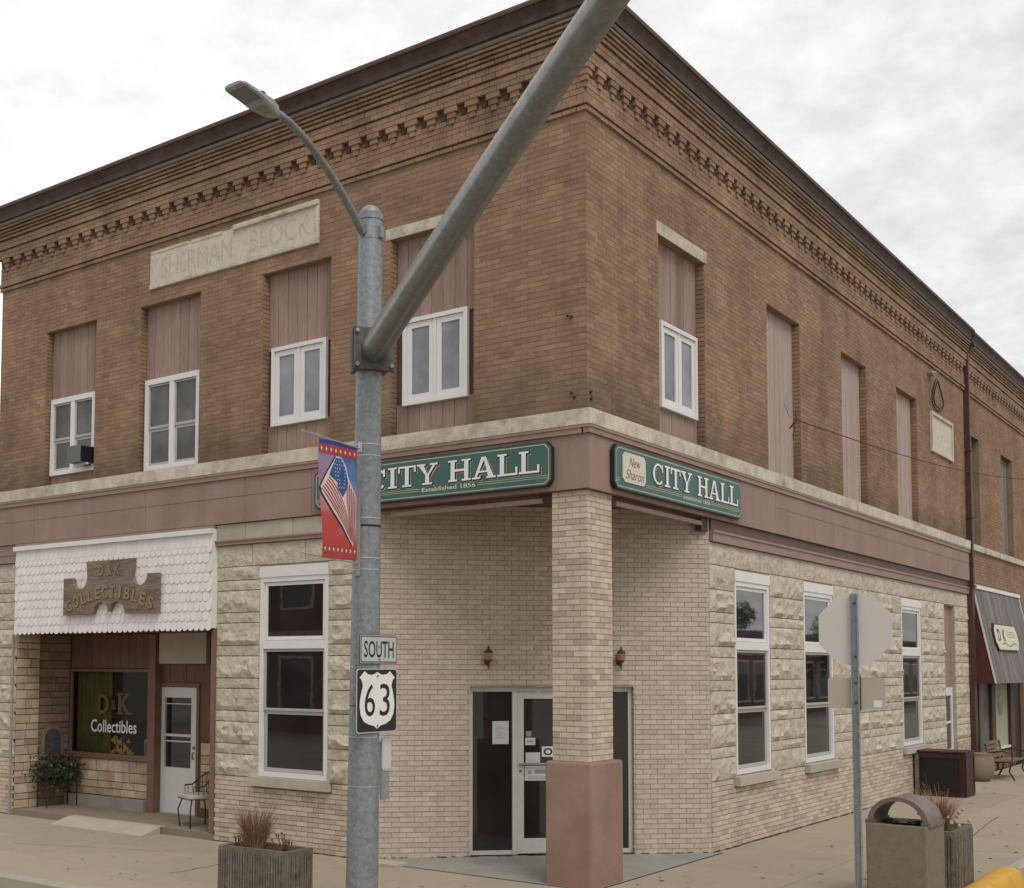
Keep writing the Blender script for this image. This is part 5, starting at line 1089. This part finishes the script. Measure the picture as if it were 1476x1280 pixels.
half = [(0, 1.835), (.05, 1.865), (.13, 1.88), (.20, 1.91), (.245, 1.97), (.262, 2.05), (.255, 2.12), (.235, 2.19), (.215, 2.245), (.235, 2.30), (.265, 2.325), (.215, 2.365), (.19, 2.385), (.14, 2.355), (.08, 2.35), (.04, 2.36), (0, 2.378)]
sh = half + [(-a, b) for a, b in half[-2:0:-1]]
MB().poly(FX2, sh, .0055, .007).build('shield', 'letter_white', S2)
mb = MB(); text(mb, FX2, '6', -.19, -.035, 1.955, 2.265, .0085, off=.0); text(mb, FX2, '3', .035, .19, 1.955, 2.265, .0085, off=.0); mb.build('shield_number', 'black', S2)
mb = MB()
for (F_, u, z) in ((FX2, 0, 2.34), (FX2, 0, 1.865), (FX, 0, 2.62), (FX, .0, 2.50)): mb.tube([F_.P(u, .008, z), F_.P(u, .016, z)], .011, 8)
mb.build('sign_bolt', 'galv', S2)
mb = MB()
for z in (2.33, 1.88, 2.6, 2.5): mb.box(ID, PX+.09, PX+.129, PY-.04, PY+.05, z-.02, z+.02)
mb.build('sign_bracket', 'galv', S2)
PB = thing('sign_back_plate', 'narrow grey metal plates fixed to the right rear of the signal pole below the shield', 'road sign', (PX+.1, PY+.2, 1.1))
MB().box(ID, PX+.05, PX+.065, PY+.15, PY+.29, 1.44, 1.74).build('upper_plate', 'sign_back', PB); MB().box(ID, PX+.04, PX+.055, PY+.15, PY+.27, 1.14, 1.41).build('lower_plate', 'post', PB)
mb = MB(); mb.box(ID, PX+.02, PX+.048, PY+.12, PY+.18, 1.2, 1.7); mb.build('plate_bracket', 'galv', PB)

# ============================================================ STOP SIGN SEEN FROM BEHIND
def camface(x, y, rotdeg):      # a plane whose outward side looks towards the photographer, turned by rotdeg
    d = Vector((CAM.x-x, CAM.y-y, 0)).normalized(); a = R(rotdeg); d = Vector((d.x*math.cos(a)-d.y*math.sin(a), d.x*math.sin(a)+d.y*math.cos(a), 0)); return Face((x, y, 0), (-d.y, d.x, 0), (d.x, d.y, 0))
sx, sy = 2.985, .22
ST = thing('stop_sign', 'bare back of an octagonal road sign with a smaller plate below on one thin post', 'road sign', (sx, sy, GZ))
FO = camface(sx, sy, -14)
MB().poly(FO, [(.0+.398*math.cos(R(22.5+45*k)), 2.83+.398*math.sin(R(22.5+45*k))) for k in range(8)], -.045, -.041).build('octagon_plate', 'sign_back', ST)
MB().poly(FO, rrect(-.285, .285, 2.02, 2.335, .03), -.052, -.048).build('lower_plate', 'plate_back', ST)
MB().poly(FO, rrect(.17, .25, 2.035, 2.105, .004), -.0475, -.046).build('sticker', 'sticker', ST)
mb = MB(); mb.box(FO, -.038, .038, -.04, -.034, GZ, 3.20); mb.box(FO, -.038, -.030, -.034, -.0, GZ, 3.20); mb.box(FO, .030, .038, -.034, -.0, GZ, 3.20); mb.build('post', 'post', ST)
mb = MB()
for z in (3.1, 2.55, 2.28, 2.08): mb.tube([FO.P(0, -.034, z), FO.P(0, -.022, z)], .014, 6)
mb.build('post_bolt', 'dark_steel', ST, kind='stuff')
mb = MB(); mb.box(FO, .038, .05, -.045, -.036, 2.0, 2.35); mb.build('post_stiffener', 'dark_steel', ST)

# ============================================================ LITTER BIN
tx, ty = 3.06, 1.62
TB = thing('litter_bin', 'square exposed-aggregate litter bin with an arched brown metal hood', 'bin', (0, 0, 0)); WL[TB.name] = Vector((0, 0, 0))
a = math.atan2(CAM.y-ty, CAM.x-tx)+R(-17)+math.pi/2; TB.location = (tx, ty, GZ); TB.rotation_euler = (0, 0, a)   # local -Y faces the photographer
mb = MB(); w = .325; t_ = .05; H_ = .84
V, fs = rbox(-w, w, -w, w, 0, H_, .02, 3, .015); mb.add(V, fs[:-1]); mb.box(ID, -w+.02, w-.02, -w+.02, w-.02, 0, H_-.04)
mb.frame(Face((0, 0, 0), (1, 0, 0), (0, 1, 0)), 0, 0, 0, 0, 0, 0, 0) if False else None
o = mb.build('bin_body', 'agg', TB, local=True)
MB().box(ID, -w+.03, w-.03, -w+.03, w-.03, H_-.04, H_-.01).build('bin_lid', 'dome', TB, local=True)
mb = MB(); V = []; fs = []; n = 22; R0, R1, HH = .325, .268, .29
ringo = [(R0*math.cos(math.pi*k/n), H_+.0+HH*math.sin(math.pi*k/n)) for k in range(n+1)]; ringi = [(R1*math.cos(math.pi*k/n), H_+(HH-.045)*math.sin(math.pi*k/n)) for k in range(n+1)]
for (x, z), (xi, zi) in zip(ringo, ringi): V += [(x, -.26, z), (x, .26, z), (xi, .26, zi), (xi, -.26, zi)]
for k in range(n): 
    for e in range(4): fs.append((4*k+e, 4*k+(e+1) % 4, 4*k+4+(e+1) % 4, 4*k+4+e))
mb.add(V, fs); mb.box(ID, R1-.02, R0+.02, -.27, .27, H_-.012, H_+.03); mb.box(ID, -R0-.02, -R1+.02, -.27, .27, H_-.012, H_+.03); o = mb.build('hood', 'dome', TB, local=True); smooth_auto(o, 50)
mb = MB(); V = []; n = 26
for k in range(n): aa = 2*math.pi*k/n; r_ = .2+.03*math.sin(k*2.3); V.append((r_*math.cos(aa), r_*math.sin(aa), H_-.01)); 
for k in range(n): aa = 2*math.pi*k/n; r_ = .235+.02*math.sin(k*3.1); V.append((r_*math.cos(aa), r_*math.sin(aa), H_+.0+.02*abs(math.sin(k*1.7))))
for k in range(n): aa = 2*math.pi*k/n; V.append((.13*math.cos(aa), .13*math.sin(aa), H_-.005+.03*abs(math.sin(k*1.3))))
fs = [(k, (k+1) % n, n+(k+1) % n, n+k) for k in range(n)]+[(n+k, n+(k+1) % n, 2*n+(k+1) % n, 2*n+k) for k in range(n)]+[tuple(range(2*n, 3*n))]; mb.add(V, fs); mb.build('bin_bag', 'bag', TB, local=True)

# ============================================================ PLANTERS
def grass(mb, c, n, h, spread, lean=(0, 0), w=.006):
    for k in range(n):
        a = rnd.uniform(0, 6.28); r_ = spread*math.sqrt(rnd.random())*.45; x, y = c[0]+r_*math.cos(a), c[1]+r_*math.sin(a); hh = h*rnd.uniform(.45, 1.05)
        dx = math.cos(a)*rnd.uniform(.1, 1)*spread+lean[0]*rnd.uniform(.3, 1.2); dy = math.sin(a)*rnd.uniform(.1, 1)*spread+lean[1]*rnd.uniform(.3, 1.2); V = []; fs = []; m_ = 5; b = rnd.uniform(0, 6.28); droop = rnd.uniform(0, .35)
        for i in range(m_+1):
            t = i/m_; ww_ = w*(1-t*.75)/2; px = x+dx*t**1.6; py = y+dy*t**1.6; pz = c[2]+hh*(t-droop*t**3); V += [(px-ww_*math.cos(b), py-ww_*math.sin(b), pz), (px+ww_*math.cos(b), py+ww_*math.sin(b), pz)]
        mb.add(V, [(2*i, 2*i+1, 2*i+3, 2*i+2) for i in range(m_)])
def planter(name, label, x, y, rz, wx, wy, h, ribs=True):
    T = thing(name, label, 'planter', (x, y, GZ), 'planters on the pavement', (0, 0, rz)); WL[T.name] = Vector((0, 0, 0)); t = .05
    mb = MB(); 
    for (a, b, c, d) in ((-wx/2, wx/2, -wy/2, -wy/2+t), (-wx/2, wx/2, wy/2-t, wy/2), (-wx/2, -wx/2+t, -wy/2+t, wy/2-t), (wx/2-t, wx/2, -wy/2+t, wy/2-t)): mb.box(ID, a, b, c, d, 0, h)
    mb.build('planter_box', 'planter_rim', T, local=True)
    mb = MB(); s_ = .034
    def rib(u, side):
        dd = rnd.uniform(.010, .018); z0 = rnd.uniform(.0, .01); z1 = h-.03-rnd.uniform(0, .012)
        if side == 0: mb.box(ID, u-s_*.34, u+s_*.34, -wy/2-dd, -wy/2+.002, z0, z1)
        if side == 1: mb.box(ID, wx/2-.002, wx/2+dd, u-s_*.34, u+s_*.34, z0, z1)
        if side == 2: mb.box(ID, u-s_*.34, u+s_*.34, wy/2-.002, wy/2+dd, z0, z1)
        if side == 3: mb.box(ID, -wx/2-dd, -wx/2+.002, u-s_*.34, u+s_*.34, z0, z1)
    for side, L_ in ((0, wx), (1, wy), (2, wx), (3, wy)):
        u = -L_/2+.02
        while u < L_/2-.01: rib(u, side); u += s_
    mb.build('rib', 'planter', T, 'rough vertical ribs of the planter', 'stuff', local=True)
    MB().box(ID, -wx/2+t, wx/2-t, -wy/2+t, wy/2-t, .05, h-.045).build('soil', 'soil', T, local=True)
    return T
P1 = planter('ribbed_planter', 'ribbed dark concrete planter with dry reddish grass left of the signal pole', -1.83, -3.40, R(3), .90, .42, .70)
mb = MB(); grass(mb, (-.13, -.02, .65), 650, .52, .21, (.02, 0), w=.009); grass(mb, (-.12, -.05, .65), 60, .2, .34, w=.005); mb.build('dry_grass', 'dry_grass', P1, 'tuft of dry reddish grass', 'stuff', local=True)
mb = MB()
for (x0, h_, br) in ((.24, .20, 9), (-.36, .13, 6), (.31, .14, 6)):
    for k in range(br):
        a = rnd.uniform(-1, 1); x1 = x0+a*.11; z1 = .65+h_*rnd.uniform(.5, 1); y1 = rnd.uniform(-.08, .08); mb.tube([(x0, 0, .63), ((x0+x1)/2, y1/2, .65+(z1-.65)*.55), (x1, y1, z1)], .004, 5); mb.lathe((x1, y1, z1), [(.003, 0), (.013, .012), (.008, .024), (.001, .026)], 6)
mb.build('dead_stalk', 'stalk', P1, 'dead branching stalks with seed heads', 'stuff', local=True)
P2 = planter('ribbed_planter', 'ribbed dark concrete planter with dry red grass behind the litter bin', 3.20, 2.62, R(2), .46, .92, .70)
mb = MB(); grass(mb, (-.02, -.12, .65), 600, .50, .22, (.0, .0), w=.009); grass(mb, (-.1, .2, .65), 90, .62, .22, (-.15, .1)); mb.build('dry_grass', 'dry_grass', P2, 'tuft of dry red grass', 'stuff', local=True)
mb = MB()
for k in range(26):
    x1, y1, z1 = rnd.uniform(-.24, .24), rnd.uniform(-.4, .4), .68+rnd.uniform(.02, .2); mb.lathe((x1, y1, z1), [(.004, 0), (.022, .015), (.018, .035), (.003, .045)], 7)
mb.build('seed_head', 'cushion', P2, 'pale dried seed heads', 'stuff', local=True)

# ============================================================ MAROON CABINET
MC = thing('maroon_cabinet', 'dark maroon metal cabinet with a black front standing against the right wall', 'cabinet', (.5, 13.5, GZ))
x0, x1, y0, y1, h = .03, 1.0, 13.2, 13.95, .80
mb = MB(); mb.box(ID, x0, x1, y0+.02, y1, GZ, h-.03); mb.box(ID, x0-.015, x1+.015, y0-.02, y1+.015, h-.03, h); mb.build('cabinet_body', 'maroon', MC)
F3 = Face((0, y0+.02, 0), (1, 0, 0), (0, -1, 0)); mb = MB(); mb.frame(F3, x0+.01, x1-.01, GZ+.01, h-.04, .10, 0, .025); mb.build('front_frame', 'maroon', MC)
MB().box(F3, x0+.11, x1-.11, 0, .008, GZ+.11, h-.14).build('front_panel', 'maroon_black', MC)
mb = MB(); mb.box(F3, x0+.02, x0+.10, .025, .03, GZ+.02, h-.05); mb.build('front_strip', 'planter', MC)
F4 = Face((x1, 0, 0), (0, 1, 0), (1, 0, 0)); mb = MB(); mb.frame(F4, y0+.04, y1-.01, GZ+.03, h-.05, .06, 0, .012); mb.build('side_frame', 'maroon', MC)

# ============================================================ BARREL POT + BENCH at the neighbour
BP = thing('round_pot', 'dull brown round pot behind the maroon cabinet by the downspout', 'pot', (.55, 18.9, GZ))
MB().lathe((.33, 17.35, GZ), [(.20, 0), (.30, .12), (.34, .32), (.31, .52), (.27, .60), (.30, .63), (.26, .63), (.24, .58)], 20).build('pot_body', 'tan_panel', BP, smooth=True)
BE = thing('park_bench', 'slatted bench with curved black iron legs in front of the neighbour shopfront', 'bench', (.7, 18.9, GZ))
for y in (17.85, 19.25):
    mb = MB(); mb.tube([(.36, y, GZ+.83), (.42, y, GZ+.45), (.48, y, GZ+.40), (.92, y, GZ+.42), (.99, y, GZ+.38)], .02, 6); mb.tube([(.48, y, GZ+.40), (.44, y, GZ+.2), (.34, y, GZ)], .02, 6); mb.tube([(.90, y, GZ+.40), (.86, y, GZ+.2), (.97, y, GZ)], .02, 6)
    mb.tube([(.42, y, GZ+.62), (.75, y, GZ+.66), (.93, y, GZ+.60), (.92, y, GZ+.42)], .018, 6); mb.build('bench_leg', 'iron', BE)
for k, z in enumerate((.48, .58, .68, .78)): mb = MB(); x = .41-.03*k; mb.box(ID, x, x+.025, 17.8, 19.3, GZ+z, GZ+z+.075); mb.build('back_slat', 'slat', BE)
for k in range(4): mb = MB(); mb.box(ID, .5+k*.11, .59+k*.11, 17.8, 19.3, GZ+.42, GZ+.445); mb.build('seat_slat', 'slat', BE)

# ============================================================ SHOPFRONT THINGS
CH = thing('iron_chair', 'wrought iron chair with a cream seat pad beside the white storm door', 'chair', (-6.95, .35, 0), None, (0, 0, R(-20))); WL[CH.name] = Vector((0, 0, 0))
def tb(pts, r_=.010): m_ = MB(); m_.tube(pts, r_, 6); return m_
for i, (x, y) in enumerate(((-.22, -.2), (.22, -.2), (-.2, .2), (.2, .2))): m_ = tb([(x*.85, y*.85, .44), (x*1.12, y*1.1, .25), (x*.95, y*1.0, .0)], .012); m_.build('leg', 'iron', CH, local=True)
m_ = MB(); m_.box(ID, -.23, .23, -.23, .23, .425, .44); m_.build('seat_frame', 'iron', CH, local=True)
V, fs = rbox(-.23, .23, -.23, .23, .44, .50, .06, 4, .03); m_ = MB(); m_.add(V, fs); o = m_.build('seat_pad', 'cushion', CH, local=True); smooth_auto(o, 50)
m_ = MB(); arc_ = [(.22*math.cos(R(a))*1.05, .22*math.sin(R(a))+.0, .62+.20*max(0, math.sin(R(a)))) for a in range(-40, 221, 20)]; m_.tube(arc_, .012, 6)
for p_ in arc_[::1]: m_.tube([(p_[0]*.95, p_[1]*.95, .44), p_], .006, 5)
m_.build('backrest', 'iron', CH, local=True)
FBx = thing('flower_box', 'dark leafy plant trailing from a stand in the left corner of the shop recess', 'plant', (-10.75, .75, 0))
m_ = MB(); m_.box(ID, -11.02, -10.72, .35, 1.0, .52, .66); m_.build('trough', 'iron', FBx)
m_ = MB(); 
for (x, y) in ((-11.0, .37), (-10.74, .37), (-11.0, .98), (-10.74, .98)): m_.tube([(x, y, 0), (x, y, .55)], .012, 6)
m_.build('stand', 'iron', FBx, 'thin iron legs of the plant stand', 'stuff')
m_ = MB()
for k in range(1500):
    c = Vector((-10.86+rnd.gauss(0, .13), .68+rnd.gauss(0, .24), .66+rnd.gauss(0, .12)-.0)); 
    if c.x < -11.1: c.x = -11.08
    if c.y > 1.06: c.y = 1.0
    c.z = max(c.z, .4)-abs(rnd.gauss(0, .05)); d1 = Vector((rnd.uniform(-1, 1), rnd.uniform(-1, 1), rnd.uniform(-1, 1))).normalized(); d2 = d1.cross(Vector((rnd.uniform(-1, 1), rnd.uniform(-1, 1), rnd.uniform(-1, 1)))).normalized(); l_ = rnd.uniform(.02, .045)
    m_.add([c-d1*l_, c+d2*l_*.45, c+d1*l_, c-d2*l_*.45], [(0, 1, 2, 3)])
m_.build('foliage', 'foliage', FBx, 'dark trailing leaves', 'stuff')
m_ = MB()
for k in range(10):
    c = Vector((-10.72+rnd.uniform(-.05, .1), .55+rnd.uniform(-.2, .4), .64+rnd.uniform(-.12, .12)))
    for a in range(5): m_.add([c, c+Vector((.03*math.cos(a*1.26), -.01, .03*math.sin(a*1.26))), c+Vector((.03*math.cos(a*1.26+.8), -.01, .03*math.sin(a*1.26+.8)))], [(0, 1, 2)])
m_.build('petal', 'petal', FBx, 'faded pink flowers', 'stuff')
WP = thing('wall_plaque', 'round-topped grey relief plaque on the stone side wall of the shop recess', 'plaque', (-11.1, .7, .9))
pts = [(.50, .85), (.94, .85), (.94, 1.18)] + [(.72+.22*math.cos(R(a)), 1.18+.22*math.sin(R(a))) for a in range(15, 180, 15)] + [(.50, 1.18)]
MB().poly(FSL, pts, .022, .05).build('plaque_body', 'tan_panel', WP)
MB().poly(FSL, [(.72+(u-.72)*.75, 1.05+(z-1.05)*.8) for u, z in pts], .05, .062).build('plaque_relief', 'dark_steel', WP)

# ============================================================ CABLE LOOP + WIRES
CL = thing('cable_loop', 'coiled loop of black cable hanging from a bracket high on the right wall', 'cable', (.1, 15.3, 8.9))
m_ = MB(); m_.box(FR, 15.0, 15.3, .0, .08, 8.86, 8.93); m_.tube([FR.P(14.7, .15, 8.82), FR.P(15.2, .12, 8.90)], .03, 8); m_.build('cable_bracket', 'post', CL)
m_ = MB()
for (cx, rx, rz_, zc_) in ((15.62, .52, .36, 8.50), (15.70, .42, .30, 8.52)):
    pts = [FR.P(cx+rx*math.sin(R(a))*(.6+.4*math.cos(R(a/2))**2), .05+.02*math.sin(R(a*2)), zc_-rz_*math.cos(R(a))) for a in range(-165, 166, 15)]; m_.tube(pts, .014, 6)
m_.build('cable', 'rubber', CL)
UW = thing('wall_cable', 'thin dark cable running along the right wall above the pavement', 'cable', (.1, 8, 6.2))
m_ = MB(); pts = []
for k in range(31): t = k/30; pts.append((.12, 6.6+20*t, 6.42+1.55*t-.22*math.sin(math.pi*t)))
m_.tube(pts, .009, 5); m_.build('cable', 'rubber', UW)
m_ = MB(); m_.tube([(.0, 6.62, 6.3), (.12, 6.6, 6.42), (.1, 6.62, 6.6)], .012, 5); m_.tube([(.03, 6.7, 6.12), (.06, 6.6, 6.2), (.05, 6.72, 6.28), (.04, 6.66, 6.4)], .008, 5); m_.build('cable_hook', 'iron', UW)

# ============================================================ ACROSS THE STREETS (seen mirrored in the windows)
def far_building(name, label, x0, x1, y0, y1, h, m, face):
    T = thing(name, label, 'building', ((x0+x1)/2, (y0+y1)/2, -.26)); MB().box(ID, x0, x1, y0, y1, -.26, h).build('wall', m, T); MB().box(ID, x0-.15, x1+.15, y0-.15, y1+.15, h, h+.25).build('parapet', 'far_roof', T)
    F, a, b = face
    MB().box(F, a+.3, b-.3, .0, .06, 3.2, 3.9).build('sign_band', 'sill', T)
    u = a+.6
    while u < b-2.4:
        for (z0, z1) in ((.6, 2.9),) + (((4.8, 6.6),) if h > 6.5 else ()): w_ = MB().frame(F, u, u+1.9, z0, z1, .1, .0, .06).build('window', 'white', T); MB().box(F, u+.1, u+1.8, .01, .03, z0+.1, z1-.1).build('pane', 'glass_dark', w_)
        u += 2.6
far_building('far_shop', 'long red brick shop row across the left street, seen only mirrored in the windows', -34, -9, -34, -24, 7.2, 'far_brick', (Face((0, -24, 0), (-1, 0, 0), (0, 1, 0)), 10, 33))
far_building('far_shop', 'low pale stucco shop across the left street, seen only mirrored in the windows', -8, 4, -36, -25, 4.6, 'far_wall', (Face((0, -25, 0), (-1, 0, 0), (0, 1, 0)), -3.5, 7.5))
far_building('far_shop', 'low red brick row across the right street, seen only mirrored in the windows', 19, 30, 26, 95, 4.3, 'far_brick', (Face((19, 0, 0), (0, -1, 0), (-1, 0, 0)), -94, -27))
def tree(x, y, h, label):
    T = thing('street_tree', label, 'tree', (x, y, -.26), 'trees across the streets'); m_ = MB(); m_.tube([(x, y, -.3), (x+.1, y, h*.3), (x, y+.1, h*.6)], [.25, .18, .08], 8)
    for k in range(7): a = k*.9; m_.tube([(x, y, h*(.28+.04*k)), (x+math.cos(a)*h*.12, y+math.sin(a)*h*.12, h*(.45+.05*k)), (x+math.cos(a)*h*.2, y+math.sin(a)*h*.2, h*(.55+.05*k))], [.09, .05, .02], 5)
    m_.build('trunk', 'bark', T); m_ = MB(); cl = [(Vector((rnd.gauss(0, .16), rnd.gauss(0, .16), rnd.uniform(.35, .95)))*h, rnd.uniform(.10, .17)*h) for _ in range(16)]
    for k in range(5200):
        c0, r_ = cl[k % 16]; d = Vector((rnd.gauss(0, 1), rnd.gauss(0, 1), rnd.gauss(0, 1))).normalized()*r_*rnd.random()**.4; c = Vector((x, y, 0))+c0+d; s_ = h*.018; a = Vector((rnd.uniform(-1, 1), rnd.uniform(-1, 1), rnd.uniform(-1, 1))).normalized()*s_; b = a.orthogonal().normalized()*s_*.6
        m_.add([c-a, c+b, c+a, c-b], [(0, 1, 2, 3)])
    m_.build('crown', 'leaf', T)
tree(17.5, 42, 6.3, 'leafy tree across the right street nearer the crossing, seen only mirrored in the windows'); tree(17.5, 66, 7.5, 'taller leafy tree farther down the right street, seen only mirrored in the windows')
tree(-2, -38, 11, 'leafy tree behind the low shop across the left street, seen only mirrored in the windows')

# ============================================================ GRIME AND SPOTS ON THE PAVEMENT
def blobs(specs, z, m, name, label):
    mb = MB()
    for (x, y, rx, ry) in specs:
        n = rnd.randint(6, 9); a0 = rnd.uniform(0, 6); z += .00002
        mb.add([(x+rx*math.cos(a0+2*math.pi*k/n)*rnd.uniform(.55, 1.1), y+ry*math.sin(a0+2*math.pi*k/n)*rnd.uniform(.55, 1.1), z) for k in range(n)], [tuple(range(n))])
    return mb.build(name, m, pavo, label, 'stuff')
M['gum'] = mat('dark_pavement_spot', (.17, .14, .105), .9, 12, .3, .1, 60, .1)
sp = [(rnd.uniform(-10, 1.5), rnd.uniform(-3.3, -.3), *(lambda r_: (r_, r_))(rnd.uniform(.008, .028))) for _ in range(70)] + [(rnd.uniform(.3, 3.3), rnd.uniform(0, 22), *(lambda r_: (r_, r_*1.3))(rnd.uniform(.010, .035))) for _ in range(110)]
blobs(sp, GZ+.003, 'gum', 'pavement_spot', 'small dark spots trodden into the concrete')
sp = [(rnd.uniform(-6.2, -3.42), -abs(rnd.gauss(0, .014))-.01, rnd.uniform(.03, .12), rnd.uniform(.006, .022)) for _ in range(60)] + [(abs(rnd.gauss(0, .016))+.012, rnd.uniform(3.45, 17), rnd.uniform(.006, .026), rnd.uniform(.04, .16)) for _ in range(190)] + [(rnd.uniform(-11.8, -11.2), -.02, .06, .015) for _ in range(12)]
for _ in range(80):
    t = rnd.uniform(0, 4.8); d = abs(rnd.gauss(0, .012))+.006; v = FC.P(t, d, 0); sp.append((v[0], v[1], rnd.uniform(.01, .05), rnd.uniform(.01, .05)))
blobs(sp, GZ+.0085, 'joint', 'wall_base_dirt', 'dirt and debris gathered along the wall base')
